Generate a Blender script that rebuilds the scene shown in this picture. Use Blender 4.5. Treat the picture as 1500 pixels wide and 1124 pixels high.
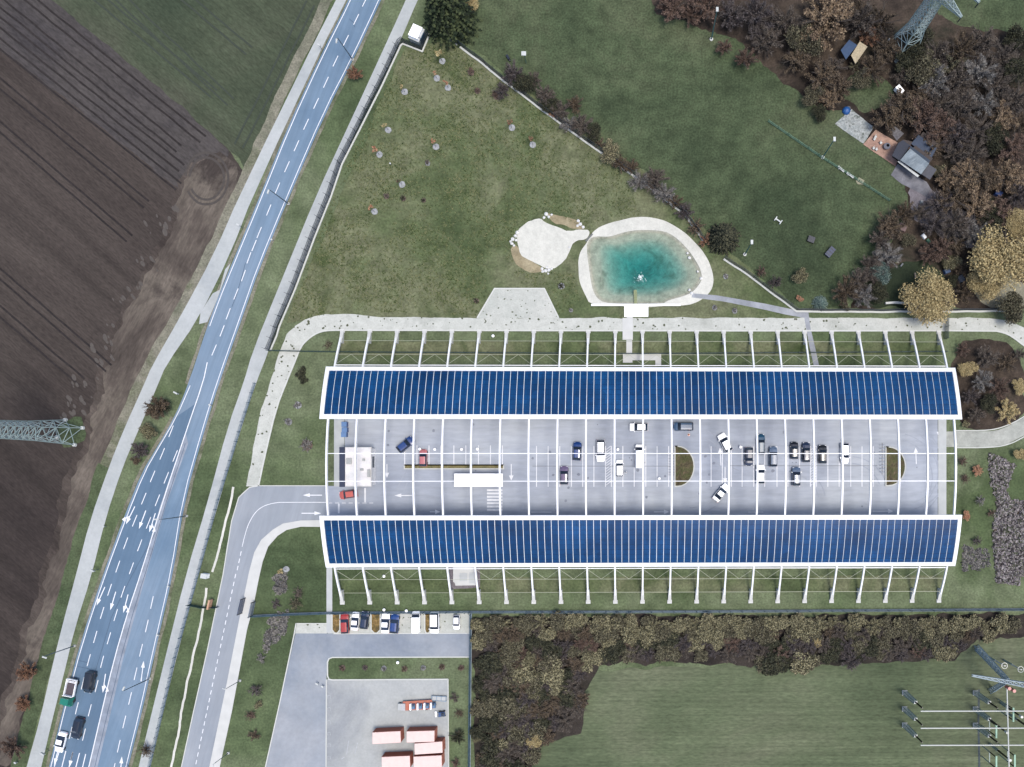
import bpy, math, random
from mathutils import Vector, Matrix
R = math.radians
for o in list(bpy.data.objects): bpy.data.objects.remove(o, do_unlink=True)
sc = bpy.context.scene
COL = sc.collection

# ---------------------------------------------------------------- camera: looks straight down from 165 m
H = 165.0; F = 1090.0; PX, PY = 939.0, 668.0; TILT = R(0.9)
cam_d = bpy.data.cameras.new('camera'); cam = bpy.data.objects.new('camera', cam_d); COL.objects.link(cam)
cam.location = (0, 0, H); cam.rotation_euler = (0, -TILT, 0)
cam_d.sensor_width = 36.0; cam_d.lens = 36.0 * F / 1500.0
cam_d.shift_x = -(PX - 750) / 1500.0; cam_d.shift_y = (PY - 562) / 1500.0
cam_d.clip_start = 1.0; cam_d.clip_end = 3000.0
sc.camera = cam
# ---------------------------------------------------------------- soft daylight
SUN_EL, SUN_AZ = R(72), R(120)      # azimuth clockwise from the picture's up
w = bpy.data.worlds.new('World'); sc.world = w; w.use_nodes = True
nt = w.node_tree; bg = nt.nodes['Background']
sky = nt.nodes.new('ShaderNodeTexSky'); sky.sky_type = 'NISHITA'; sky.sun_disc = False
sky.sun_elevation = SUN_EL; sky.sun_rotation = SUN_AZ; sky.dust_density = 3.0; sky.ozone_density = 1.5
nt.links.new(sky.outputs[0], bg.inputs[0]); bg.inputs[1].default_value = 0.125
sd = bpy.data.lights.new('sun', 'SUN'); sd.energy = 1.5; sd.angle = R(18); sd.color = (1.0, 0.95, 0.88)
sun = bpy.data.objects.new('sun', sd); COL.objects.link(sun)
dv = Vector((math.sin(SUN_AZ)*math.cos(SUN_EL), math.cos(SUN_AZ)*math.cos(SUN_EL), math.sin(SUN_EL)))
sun.rotation_euler = dv.to_track_quat('Z', 'Y').to_euler(); sun.location = dv * 200
vs = sc.view_settings; vs.view_transform = 'Standard'; vs.look = 'None'; vs.gamma = 1.0; vs.use_curve_mapping = False
vs.exposure = 1.2
KG = (2.22, 2.27, 2.53)               # light falling on level ground, measured on a grey sheet

# ---------------------------------------------------------------- measuring helpers
def G(px, py, z=0.0):
    dx, dy, dz = (px-PX)/F, -(py-PY)/F, -1.0
    a = -TILT; x = dx*math.cos(a)+dz*math.sin(a); zz = -dx*math.sin(a)+dz*math.cos(a)
    t = (z-H)/zz
    return Vector((x*t, dy*t, z))
def GP(pts, z=0.0): return [G(p[0], p[1], z) for p in pts]
def lin(v):
    v /= 255.0
    return v/12.92 if v <= 0.04045 else ((v+0.055)/1.055)**2.4
def C(r, g, b, k=1.0):
    return tuple(min(0.85, k*lin(v)/KG[i]) for i, v in enumerate((r, g, b)))

# ---------------------------------------------------------------- materials
def newmat(name):
    m = bpy.data.materials.new(name); m.use_nodes = True
    return m, m.node_tree, m.node_tree.nodes['Principled BSDF']
_mc = {}
def flat(name, col, rough=0.6, metal=0.0, var=0.12, scale=3.0, spec=0.5, coat=0.0):
    if name in _mc: return _mc[name]
    m, t, b = newmat(name)
    tc = t.nodes.new('ShaderNodeTexCoord'); n = t.nodes.new('ShaderNodeTexNoise')
    n.inputs['Scale'].default_value = scale; n.inputs['Detail'].default_value = 4
    t.links.new(tc.outputs['Object'], n.inputs['Vector'])
    mr = t.nodes.new('ShaderNodeMapRange'); mr.inputs['From Min'].default_value = 0.3; mr.inputs['From Max'].default_value = 0.7
    mr.inputs['To Min'].default_value = 1-var; mr.inputs['To Max'].default_value = 1+var
    t.links.new(n.outputs['Fac'], mr.inputs['Value'])
    mx = t.nodes.new('ShaderNodeVectorMath'); mx.operation = 'SCALE'; mx.inputs[0].default_value = col
    t.links.new(mr.outputs[0], mx.inputs['Scale']); t.links.new(mx.outputs[0], b.inputs['Base Color'])
    b.inputs['Roughness'].default_value = rough; b.inputs['Metallic'].default_value = metal
    b.inputs['Specular IOR Level'].default_value = spec; b.inputs['Coat Weight'].default_value = coat
    _mc[name] = m; return m
def ground(name, cols, big=0.03, mid=0.4, fine=4.0, rot=0.0, st=1.0, fv=0.25, mv=0.2, streak=None, rough=0.95, lo=0.35, hi=0.65, spots=None, bump=0.0):
    """cols: list of colours over a slow noise; mid and fine noises vary the brightness; st stretches them along rot;
    streak=(scale, amount) long furrows; spots=(scale, threshold, colour) scattered small marks"""
    m, t, b = newmat(name); N = t.nodes.new; L = t.links.new
    tc = N('ShaderNodeTexCoord')
    mp = N('ShaderNodeMapping'); mp.inputs['Rotation'].default_value = (0, 0, rot); mp.inputs['Scale'].default_value = (1.0/st, 1, 1)
    # a first mapping turns, a second squeezes
    mp.inputs['Scale'].default_value = (1, 1, 1); L(tc.outputs['Object'], mp.inputs['Vector'])
    mq = N('ShaderNodeMapping'); mq.inputs['Scale'].default_value = (1.0/st, 1, 1); L(mp.outputs[0], mq.inputs['Vector'])
    def noise(scale, vec, det=5, ro=0.6, dist=0.0):
        n = N('ShaderNodeTexNoise'); n.inputs['Scale'].default_value = scale; n.inputs['Detail'].default_value = det
        n.inputs['Roughness'].default_value = ro; n.inputs['Distortion'].default_value = dist; L(vec, n.inputs['Vector']); return n.outputs['Fac']
    def rng(v, a, c, lo_=0.3, hi_=0.7):
        r = N('ShaderNodeMapRange'); r.inputs['From Min'].default_value = lo_; r.inputs['From Max'].default_value = hi_
        r.inputs['To Min'].default_value = a; r.inputs['To Max'].default_value = c; L(v, r.inputs['Value']); return r.outputs[0]
    def mul(a, c):
        x = N('ShaderNodeMath'); x.operation = 'MULTIPLY'; L(a, x.inputs[0]); L(c, x.inputs[1]); return x.outputs[0]
    cr = N('ShaderNodeValToRGB'); e = cr.color_ramp.elements
    e[0].position = lo; e[0].color = (*cols[0], 1); e[1].position = hi; e[1].color = (*cols[-1], 1)
    for i, c in enumerate(cols[1:-1]):
        q = e.new(lo+(hi-lo)*(i+1)/(len(cols)-1)); q.color = (*c, 1)
    L(noise(big, tc.outputs['Object'], 6, 0.65, 0.4), cr.inputs['Fac'])
    k = mul(rng(noise(mid, mq.outputs[0]), 1-mv, 1+mv), rng(noise(fine, mq.outputs[0], 3), 1-fv, 1+fv))
    if streak:
        ms = N('ShaderNodeMapping'); ms.inputs['Scale'].default_value = (0.012, 1, 1); L(mp.outputs[0], ms.inputs['Vector'])
        k = mul(k, rng(noise(streak[0], ms.outputs[0], 4, 0.7), 1-streak[1], 1+streak[1]))
    v = N('ShaderNodeVectorMath'); v.operation = 'SCALE'; L(cr.outputs[0], v.inputs[0]); L(k, v.inputs['Scale'])
    out = v.outputs[0]
    if spots:
        vo = N('ShaderNodeTexVoronoi'); vo.inputs['Scale'].default_value = spots[0]; L(tc.outputs['Object'], vo.inputs['Vector'])
        nn = noise(spots[0]*0.9, tc.outputs['Object'], 3)
        add = N('ShaderNodeMath'); add.operation = 'ADD'; L(vo.outputs['Distance'], add.inputs[0]); L(nn, add.inputs[1])
        f = rng(add.outputs[0], 1, 0, spots[1], spots[1]+0.06)
        mi = N('ShaderNodeMix'); mi.data_type = 'RGBA'; L(f, mi.inputs[0]); L(out, mi.inputs[6]); mi.inputs[7].default_value = (*spots[2], 1)
        out = mi.outputs[2]
    L(out, b.inputs['Base Color']); b.inputs['Roughness'].default_value = rough; b.inputs['Specular IOR Level'].default_value = 0.15
    return m

# ---------------------------------------------------------------- mesh helpers
class MB:
    def __init__(s): s.v = []; s.f = []; s.uv = None
    def add(s, vs_, fs):
        n = len(s.v); s.v += [tuple(p) for p in vs_]; s.f += [tuple(i+n for i in f) for f in fs]; return s
    def box(s, c, d, rz=0.0, taper=1.0):
        x, y, z = d[0]/2, d[1]/2, d[2]/2; cs, sn = math.cos(rz), math.sin(rz); P = []
        for k, (sx, sy, sz) in enumerate([(-1,-1,-1),(1,-1,-1),(1,1,-1),(-1,1,-1),(-1,-1,1),(1,-1,1),(1,1,1),(-1,1,1)]):
            q = taper if sz > 0 else 1.0; a, b = sx*x*q, sy*y*q
            P.append((c[0]+a*cs-b*sn, c[1]+a*sn+b*cs, c[2]+sz*z))
        return s.add(P, [(0,3,2,1),(4,5,6,7),(0,1,5,4),(1,2,6,5),(2,3,7,6),(3,0,4,7)])
    def bar(s, p, q, w=0.1, h=None, up=(0,0,1)):
        p, q = Vector(p), Vector(q); d = (q-p)
        if d.length < 1e-5: return s
        d.normalize(); u = Vector(up)
        if abs(d.dot(u)) > 0.98: u = Vector((1, 0, 0))
        a = d.cross(u).normalized(); b = a.cross(d).normalized(); h = h or w
        P = [e + a*sx*w/2 + b*sy*h/2 for e in (p, q) for sx, sy in ((-1,-1),(1,-1),(1,1),(-1,1))]
        return s.add(P, [(0,3,2,1),(4,5,6,7),(0,1,5,4),(1,2,6,5),(2,3,7,6),(3,0,4,7)])
    def tube(s, p, q, r0, r1=None, n=6):
        p, q = Vector(p), Vector(q); r1 = r0 if r1 is None else r1; d = (q-p).normalized()
        u = Vector((0,0,1)) if abs(d.z) < 0.9 else Vector((1,0,0)); a = d.cross(u).normalized(); b = a.cross(d)
        P = [e + (a*math.cos(t)+b*math.sin(t))*r for e, r in ((p, r0), (q, r1)) for t in [2*math.pi*i/n for i in range(n)]]
        return s.add(P, [(i, (i+1) % n, n+(i+1) % n, n+i) for i in range(n)] + [tuple(range(n))[::-1], tuple(range(n, 2*n))])
    def prism(s, pts, z0, z1):
        n = len(pts); ar = sum(pts[i][0]*pts[(i+1) % n][1]-pts[(i+1) % n][0]*pts[i][1] for i in range(n))
        if ar < 0: pts = pts[::-1]
        return s.add([(p[0], p[1], z0) for p in pts]+[(p[0], p[1], z1) for p in pts],
                     [tuple(range(n))[::-1], tuple(range(n, 2*n))]+[(i, (i+1) % n, n+(i+1) % n, n+i) for i in range(n)])
    def sheet(s, pts, z):
        n = len(pts); ar = sum(pts[i][0]*pts[(i+1) % n][1]-pts[(i+1) % n][0]*pts[i][1] for i in range(n))
        if ar < 0: pts = pts[::-1]
        return s.add([(p[0], p[1], z) for p in pts], [tuple(range(n))])
    def dome(s, c, r, h=None, n=10, m=4):
        h = h or r; P = []
        for j in range(m):
            a = math.pi/2*j/m
            P += [(c[0]+r*math.cos(a)*math.cos(2*math.pi*i/n), c[1]+r*math.cos(a)*math.sin(2*math.pi*i/n), c[2]+h*math.sin(a)) for i in range(n)]
        P.append((c[0], c[1], c[2]+h)); fs = [tuple(range(n))[::-1]]
        for j in range(m-1): fs += [(j*n+i, j*n+(i+1) % n, (j+1)*n+(i+1) % n, (j+1)*n+i) for i in range(n)]
        fs += [((m-1)*n+i, (m-1)*n+(i+1) % n, m*n) for i in range(n)]
        return s.add(P, fs)
    def mesh(s, name, mat, o=(0,0,0), smooth=False):
        me = bpy.data.meshes.new(name); me.from_pydata([(p[0]-o[0], p[1]-o[1], p[2]-o[2]) for p in s.v], [], s.f); me.materials.append(mat)
        if smooth: me.polygons.foreach_set('use_smooth', [True]*len(me.polygons))
        me.update(); return me
    def build(s, name, mat, parent=None, smooth=False, rel=True):
        """world coordinates in; under a parent the mesh is stored relative to the thing's base"""
        o = Vector((0,0,0))
        if parent is not None and rel:
            q = parent
            while q is not None: o = o+q.location; q = q.parent
        ob = bpy.data.objects.new(name, s.mesh(name, mat, o, smooth)); COL.objects.link(ob); ob.parent = parent
        return ob
LABELS = {}
def tag(o, label, cat, group=None, kind=None):
    if label: o['label'] = label
    if cat: o['category'] = cat
    if group: o['group'] = group
    if kind: o['kind'] = kind
    if label: LABELS.setdefault(label, []).append((o.name, group))
    return o
def thing(name, label, cat, loc, rz=0.0, group=None):
    o = bpy.data.objects.new(name, None); COL.objects.link(o); o.location = loc; o.rotation_euler = (0, 0, rz); o.empty_display_size = 0.5
    return tag(o, label, cat, group)
def copy_tree(o, parent=None):
    c = o.copy(); COL.objects.link(c); c.parent = parent
    for ch in o.children: copy_tree(ch, c)
    return c
def structure(name, mb, mat):
    o = mb.build(name, mat); o['kind'] = 'structure'; return o
def resample(pts, step, closed=True):
    out = []; n = len(pts)
    for i in range(n if closed else n-1):
        a, b = Vector(pts[i][:2]), Vector(pts[(i+1) % n][:2]); k = max(1, int((b-a).length/step))
        out += [a.lerp(b, j/k) for j in range(k)]
    if not closed: out.append(Vector(pts[-1][:2]))
    return out
def smoothc(pts, it=2, closed=True):
    for _ in range(it):
        n = len(pts); q = [] if closed else [Vector(pts[0][:2])]
        for i in range(n if closed else n-1):
            a, b = Vector(pts[i][:2]), Vector(pts[(i+1) % n][:2]); q += [a.lerp(b, .25), a.lerp(b, .75)]
        if not closed: q.append(Vector(pts[-1][:2]))
        pts = q
    return pts
from mathutils import noise as mn
def rough(pts, amp, step=0.6, seed=0, closed=True):
    """a natural edge: the outline is warped by a smooth noise field, so it never folds over itself"""
    o = Vector((seed*13.7, seed*5.1, 0)); out = []
    for p in resample(pts, step, closed):
        v = Vector((p.x, p.y, 0)); a = mn.noise_vector(v*0.22+o)*amp*1.6 + mn.noise_vector(v*0.8+o)*amp*.55 + mn.noise_vector(v*2.1+o)*amp*.2
        out.append(Vector((p.x+a.x, p.y+a.y)))
    return out
from mathutils.geometry import tessellate_polygon
def sheet_hole(outer, hole, z):
    a = [Vector((p[0], p[1], 0)) for p in outer]; b = [Vector((p[0], p[1], 0)) for p in hole]; v = a+b; fs = []
    for t in tessellate_polygon([a, b]):
        t = tuple(t); p, q, r = (v[k] for k in t)
        if (q-p).cross(r-p).z < 0: t = t[::-1]
        fs.append(t)
    mb = MB(); mb.add([(p.x, p.y, z) for p in v], fs); return mb
def ribbon(mb, pts, wd, z0, z1=None, off=0.0):
    """a strip along a polyline (world xy), mitred; with z1 it is a raised kerb"""
    pts = [Vector(p[:2]) for p in pts]; n = len(pts); Lr = []
    for i in range(n):
        a = pts[max(i-1, 0)]; b = pts[min(i+1, n-1)]; d = (b-a)
        if 0 < i < n-1:
            d1 = (pts[i]-a).normalized(); d2 = (b-pts[i]).normalized(); d = d1+d2; m = 1/max(0.5, math.sqrt(max(0.01, (1+d1.dot(d2))/2)))
        else: m = 1
        d.normalize(); nn = Vector((-d.y, d.x))*m
        Lr.append((pts[i]+nn*(off+wd/2), pts[i]+nn*(off-wd/2)))
    for i in range(n-1):
        l0, r0 = Lr[i]; l1, r1 = Lr[i+1]
        if z1 is None: mb.add([(*r0, z0), (*r1, z0), (*l1, z0), (*l0, z0)], [(0,1,2,3)])
        else:
            fs = [(4,5,6,7), (0,1,5,4), (2,3,7,6)]
            if i == 0: fs.append((3,0,4,7))
            if i == n-2: fs.append((1,2,6,5))
            mb.add([(*r0,z0),(*r1,z0),(*l1,z0),(*l0,z0),(*r0,z1),(*r1,z1),(*l1,z1),(*l0,z1)], fs)
    return mb
# ================================================================ THE SETTING
def crv(pts, it=2): return smoothc(GP(pts), it, closed=False)
M_grass = ground('grass_lawn', [C(78,94,68), C(102,118,88), C(120,132,106), C(90,106,76)], big=0.018, mid=0.25, fine=2.2, fv=0.28, mv=0.26, spots=(0.9, 0.27, C(140,138,118)))
M_mead = ground('grass_meadow', [C(80,95,66), C(102,115,84), C(126,131,106), C(80,95,62)], big=0.03, mid=0.35, fine=2.0, fv=0.27, mv=0.26, spots=(0.8, 0.30, C(158,154,136)))
M_park = ground('grass_garden', [C(64,78,58), C(84,98,74), C(100,108,86)], big=0.03, mid=0.3, fine=2.4, fv=0.34, mv=0.28)
M_mown = ground('grass_mown', [C(84,98,76), C(106,118,94), C(122,128,108)], big=0.018, mid=0.2, fine=2.2, rot=0, st=3, fv=0.24, mv=0.12, streak=(0.95, 0.2))
M_verge = ground('grass_verge', [C(70,86,62), C(94,108,82), C(82,94,70)], big=0.05, mid=0.4, fine=2.5, fv=0.3, mv=0.25)
M_soil = ground('ploughed_soil', [C(58,52,53), C(74,67,66), C(92,85,83)], big=0.012, mid=0.3, fine=3.0, rot=R(41), st=4, fv=0.26, mv=0.12, streak=(0.3, 0.24), lo=0.3, hi=0.7)
M_stub = ground('pale_soil', [C(74,71,76), C(88,84,86), C(66,63,67)], big=0.03, mid=0.3, fine=2.0, rot=R(41), st=3, fv=0.28, mv=0.12, streak=(0.5, 0.12))
M_head = ground('headland_soil', [C(80,73,71), C(100,92,89), C(122,114,109), C(78,71,70)], big=0.05, mid=0.35, fine=2.2, rot=R(-62), st=4, fv=0.2, mv=0.2, streak=(0.5, 0.14))
M_fringe = ground('fringe_soil', [C(68,61,60), C(86,78,76), C(104,96,93)], big=0.05, mid=0.35, fine=2.4, rot=R(41), st=3, fv=0.24, mv=0.2, streak=(0.4, 0.2))
M_track = ground('track_soil', [C(52,48,50), C(60,56,58)], big=0.05, fine=2.0)
M_crop = ground('young_crop', [C(68,80,66), C(82,92,76), C(94,99,86)], big=0.02, mid=0.3, fine=2.5, rot=R(41), st=3, fv=0.26, mv=0.12, streak=(0.42, 0.16))
M_edge = ground('dry_field_edge', [C(118,122,108), C(150,148,138), C(104,112,90)], big=0.08, mid=0.6, fine=2.5, fv=0.28)
M_litter = ground('leaf_litter', [C(46,42,40), C(66,58,54), C(86,76,70), C(52,54,46)], big=0.05, mid=0.5, fine=2.5, fv=0.3, mv=0.3)
M_thick = ground('thicket_floor', [C(48,44,44), C(72,66,64), C(46,46,42)], big=0.08, mid=0.6, fine=3, fv=0.3)
M_road = ground('road_asphalt', [C(112,140,174), C(132,158,190), C(150,172,202)], big=0.02, mid=0.25, fine=1.5, rot=R(-70), st=14, fv=0.05, mv=0.07, streak=(1.1, 0.07))
M_road2 = ground('dark_asphalt', [C(102,130,164), C(120,147,180)], big=0.03, mid=0.25, fine=1.5, rot=R(-72), st=14, fv=0.05, mv=0.07, streak=(1.1, 0.06))
M_med = ground('pale_asphalt', [C(160,172,196), C(172,182,204)], big=0.1, fine=1.0, fv=0.05)
M_path = ground('path_asphalt', [C(188,196,207), C(202,209,218), C(210,216,226)], big=0.05, mid=0.3, fine=1.5, fv=0.05, mv=0.05)
M_lot = ground('car_park_asphalt', [C(178,188,212), C(196,205,227), C(206,214,232)], big=0.03, mid=0.2, fine=1.2, rot=0, st=5, fv=0.08, mv=0.1, streak=(0.7, 0.04))
M_acc = ground('access_asphalt', [C(166,176,195), C(180,188,205)], big=0.05, mid=0.2, fine=1.2, rot=R(-75), st=8, fv=0.05, mv=0.06, streak=(0.8, 0.04))
M_yard = ground('yard_asphalt', [C(142,154,178), C(166,176,195), C(182,189,205)], big=0.035, mid=0.2, fine=1.2, fv=0.05, mv=0.08)
M_slab = ground('yard_paving', [C(184,190,200), C(200,205,212), C(172,178,190)], big=0.04, mid=0.4, fine=2, fv=0.06, mv=0.06)
M_conc = flat('pale_concrete', C(232,235,242), 0.85, var=0.05, scale=0.6, spec=0.1)
M_concg = flat('grey_concrete', C(214,220,230), 0.85, var=0.06, scale=0.6, spec=0.1)
M_kerb = flat('kerb_stone', C(232,236,240), 0.8, var=0.05, scale=1.0, spec=0.1)
M_paint = flat('road_paint', (.49,.5,.52), 0.6, var=0.08, scale=1.5, spec=0.2)
M_faded = flat('worn_paint', C(205,212,226), 0.7, var=0.15, scale=2.0, spec=0.2)
M_grav = ground('grassed_gravel', [C(208,213,214), C(222,226,228), C(198,203,203)], big=0.1, mid=0.7, fine=3.0, fv=0.08, mv=0.08, spots=(0.95, 0.62, C(96,102,84)))
M_plaza = ground('plaza_gravel', [C(204,210,211), C(222,225,227)], big=0.1, mid=0.7, fine=3.0, fv=0.08, mv=0.08, spots=(1.2, 0.60, C(120,126,112)))
M_wgrav = ground('white_gravel', [C(226,228,228), C(246,247,247)], big=0.1, mid=0.9, fine=3.5, fv=0.08, mv=0.08, rough=0.9)
M_sand = ground('tan_sand', [C(158,146,122), C(186,176,152)], big=0.2, mid=0.9, fine=3, fv=0.12)

pc = None
gb = MB(); pond_hole = smoothc(GP([(870,346),(892,348),(912,341),(933,337),(968,338),(983,343),(1001,358),(1014,374),(1026,394),(1029,409),(1021,422),(1009,432),(976,441),(973,445.5),(888,445.5),(874,437),(867,422),(863,394),(859,364),(861,353)]), 2)
# the ground is one sheet with the pond's basin left open: ring between the pond's rim and a far square
nh = len(pond_hole); cx = sum(p.x for p in pond_hole)/nh; cy = sum(p.y for p in pond_hole)/nh
if sum(pond_hole[i].x*pond_hole[(i+1) % nh].y-pond_hole[(i+1) % nh].x*pond_hole[i].y for i in range(nh)) < 0: pond_hole = pond_hole[::-1]
far = []; pc = Vector((cx, cy))
for p in pond_hole:
    d = Vector((p.x-cx, p.y-cy)).normalized(); k = 1500/max(abs(d.x), abs(d.y)); far.append(Vector((cx+d.x*k, cy+d.y*k)))
gb.add([(p.x, p.y, 0) for p in pond_hole]+[(p.x, p.y, 0) for p in far], [(i, nh+i, nh+(i+1) % nh, (i+1) % nh) for i in range(nh)])
structure('ground', gb, M_grass)

def area_h(name, px, z, mat, amp=0.0):
    p = rough(GP(px), amp, 0.8, 1)
    return structure(name, sheet_hole(p, smoothc([pc+(Vector((q.x,q.y))-pc)*1.03 for q in pond_hole], 1), z), mat)
def area(name, px, z, mat, amp=0.0, step=0.8, it=0, seed=1):
    p = GP(px)
    if it: p = smoothc(p, it)
    if amp: p = rough(p, amp, step, seed)
    return structure(name, MB().sheet(p, z), mat)
# meadow and gardens
area_h('meadow', [(592,70),(655,58),(760,125),(900,218),(1030,330),(1165,455),(1165,470),(420,470),(404,508)], 0.02, M_mead, 0.5)
area('garden_lawn', [(650,-60),(1110,-60),(1190,120),(1262,190),(1330,250),(1330,330),(1250,400),(1235,452),(1172,452),(1030,335),(900,215),(760,120),(662,52)], 0.03, M_park, 0.6)
area('far_lawn', [(1400,-200),(1900,-200),(1900,60),(1470,55),(1400,40),(1360,10)], 0.03, M_park, 1.0)
area('mown_field', [(700,1500),(760,1124),(865,985),(1400,960),(1440,925),(1900,915),(1900,1500)], 0.03, M_mown, 0.6)
area('thicket_floor', [(694,903),(1900,898),(1900,930),(1440,935),(1400,965),(1180,978),(1000,972),(880,975),(860,1010),(850,1070),(800,1090),(775,1130),(760,1300),(694,1300)], 0.05, M_thick, 0.7)
area('wood_floor', [(900,-200),(1420,-200),(1360,12),(1420,45),(1900,60),(1900,470),(1460,452),(1250,452),(1262,400),(1325,330),(1330,255),(1240,170),(1180,150),(1100,70),(1020,40),(960,20)], 0.05, M_litter, 0.9)
area('wood_glade', [(1258,100),(1300,112),(1312,140),(1290,160),(1262,168),(1245,150),(1225,140),(1240,118)], 0.07, M_park, 0.6, it=1)
area('courtyard', [(1345,262),(1395,300),(1445,330),(1452,360),(1425,372),(1395,350),(1350,330),(1325,292)], 0.07, ground('courtyard_gravel', [C(124,120,134), C(150,146,158)], fv=.2), 0.6, it=1)
area('bare_patch', [(1420,395),(1450,380),(1500,420),(1560,440),(1480,452),(1440,448),(1422,425)], 0.07, ground('bare_patch', [C(134,132,120), C(160,158,146), C(110,116,92)], fv=.2), 0.5, it=1)
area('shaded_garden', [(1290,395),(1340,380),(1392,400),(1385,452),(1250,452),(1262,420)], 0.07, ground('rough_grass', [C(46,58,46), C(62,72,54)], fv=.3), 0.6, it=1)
area('east_beds', [(1388,500),(1470,498),(1500,530),(1500,615),(1470,628),(1400,630)], 0.05, M_litter, 0.6, it=1)
# fields at the left
PW = [(518,-40),(491,0),(353,282),(313,374),(264,465),(222,538),(212,562),(181,631),(160,684),(132,763),(111,845),(92,915),(75,984),(59,1054),(39,1124),(20,1200)]
PE = [(536,-40),(505,0),(373,281),(337,374),(291,467),(243,536),(232,563),(203,631),(180,684),(154.6,761),(134,845),(110,920),(94,988),(77,1054),(61,1124),(42,1200)]
fe = [(p[0]-7, p[1]) for p in PW]
area('crop_field', [(15,-50),(75,0),(160,68),(260,152),(338,222),(352,232),(360,250)]+[(480,0),(505,-40),(600,-240),(-240,-240)], 0.02, M_crop, 0.3)
area('ploughed_field', [(-700,-240),(-260,-240),(15,-50),(75,0),(160,68),(260,152),(338,222),(356,250)]+[(x-5,y) for x,y in fe[3:]]+[(-40,1400),(-700,1400)], 0.03, M_soil, 0.3)
area('stubble_strip', [(-60,-10),(-60,-65),(15,-51),(75,0),(160,68),(260,152),(335,220),(330,270),(262,277),(150,190),(60,118),(0,72)], 0.04, M_stub, 0.35)
HL = [(318,222),(352,238),(346,282),(306,374),(257,465),(215,538),(174,631),(153,684),(125,763),(104,845),(70,950),(40,1040),(15,1124),(-10,1124),(20,1000),(58,880),(84,800),(98,730),(112,690),(130,640),(150,560),(170,490),(200,430),(228,390),(250,330),(262,300),(272,250)]
area('headland_fringe', [(x-10, y+1) if 11 < i < 29 else (x, y) for i, (x, y) in enumerate(HL)], 0.045, M_fringe, 1.0, .6, it=1)
area('headland', HL, 0.05, M_head, 1.1, .6, it=1)
ve = MB()
for i in range(1, len(fe)-1): pass
q = rough(crv([(498,-30),(474,8),(347,284),(307,374),(258,465),(216,538),(205,562),(175,631),(154,684)], 1), 0.25, 0.6, 5, closed=False)
ribbon(ve, q, 2.2, 0.06); structure('field_verge', ve, M_edge)
ve = MB(); ribbon(ve, rough(crv([(154,684),(127,763),(104,845),(82,915),(62,984),(46,1054),(26,1124),(10,1190)], 1), 0.3, 0.6, 6, closed=False), 3.2, 0.062); structure('field_ditch', ve, M_verge)
# wheel tracks in the fields
tr = MB(); TZ = [0.064]
def track(a, b, gap=1.8, wd=0.42):
    A, B = G(*a), G(*b); d = (B-A).normalized(); n_ = Vector((-d.y, d.x, 0))
    for s_ in (-gap/2, gap/2):
        TZ[0] += .0004; ribbon(tr, rough([A+n_*s_, B+n_*s_], 0.09, 2.0, 3, closed=False), wd, TZ[0])
for a, b in [((-30,-22),(262,218)), ((38,-6),(298,205)), ((-30,9),(266,247)), ((-30,40),(262,274)), ((-30,98),(215,300)), ((-30,160),(190,350)), ((-30,375),(160,540)), ((-30,430),(120,560))]: track(a, b)
structure('wheel_track', tr, M_track)
tr = MB()
for a, b in [((112,-30),(314,138)), ((148,-30),(338,150)), ((250,-22),(365,75))]: track(a, b, 2.0, .4)
track((350,215),(455,5), 2.0, 0.45)
structure('wheel_track', tr, flat('crop_track', C(60,70,60), .95, var=.2))
tr = MB()
for cxy, r_ in (((303,262),31),((303,262),25)):
    c0 = G(*cxy); rr = r_/6.6
    arc = [c0+Vector((rr*math.cos(t), rr*1.2*math.sin(t), 0)) for t in [R(-150+i*12) for i in range(0, 28)]]
    ribbon(tr, rough(arc, 0.12, 0.8, 2, closed=False), 0.5, 0.068)
structure('turning_track', tr, flat('turning_track', C(80,74,72), .95, var=.2, scale=1.2))
pt = MB(); rr = random.Random(3)
for i in range(70):
    t = rr.random(); y = 300+t*330; x = 300-(y-250)*0.52+rr.gauss(-14, 12)
    c0 = G(x, y); a = R(-60+rr.uniform(-14, 14)); l_ = rr.uniform(.25, .95); b_ = l_*rr.uniform(.35, .6)
    pt.sheet(rough([c0+Vector((math.cos(a)*math.cos(k)*l_-math.sin(a)*math.sin(k)*b_, math.sin(a)*math.cos(k)*l_+math.cos(a)*math.sin(k)*b_, 0)) for k in [i_*math.pi/5 for i_ in range(10)]], .12, .4, i), 0.066+i*.0002)
structure('dry_clods', pt, flat('dry_clods', C(94,88,86), .95, var=.15, scale=2))

# cycle path west of the road
def band(name, L_, R_, z, mat, it=1, amp=0.0, seed=2):
    a = crv(L_, it); b = crv(R_, it)
    if amp: a = rough(a, amp, .7, seed, closed=False); b = rough(b, amp, .7, seed+1, closed=False)
    return structure(name, MB().sheet(list(a)+list(b)[::-1], z), mat)
band('cycle_path', PW, PE, 0.08, M_path)
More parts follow.
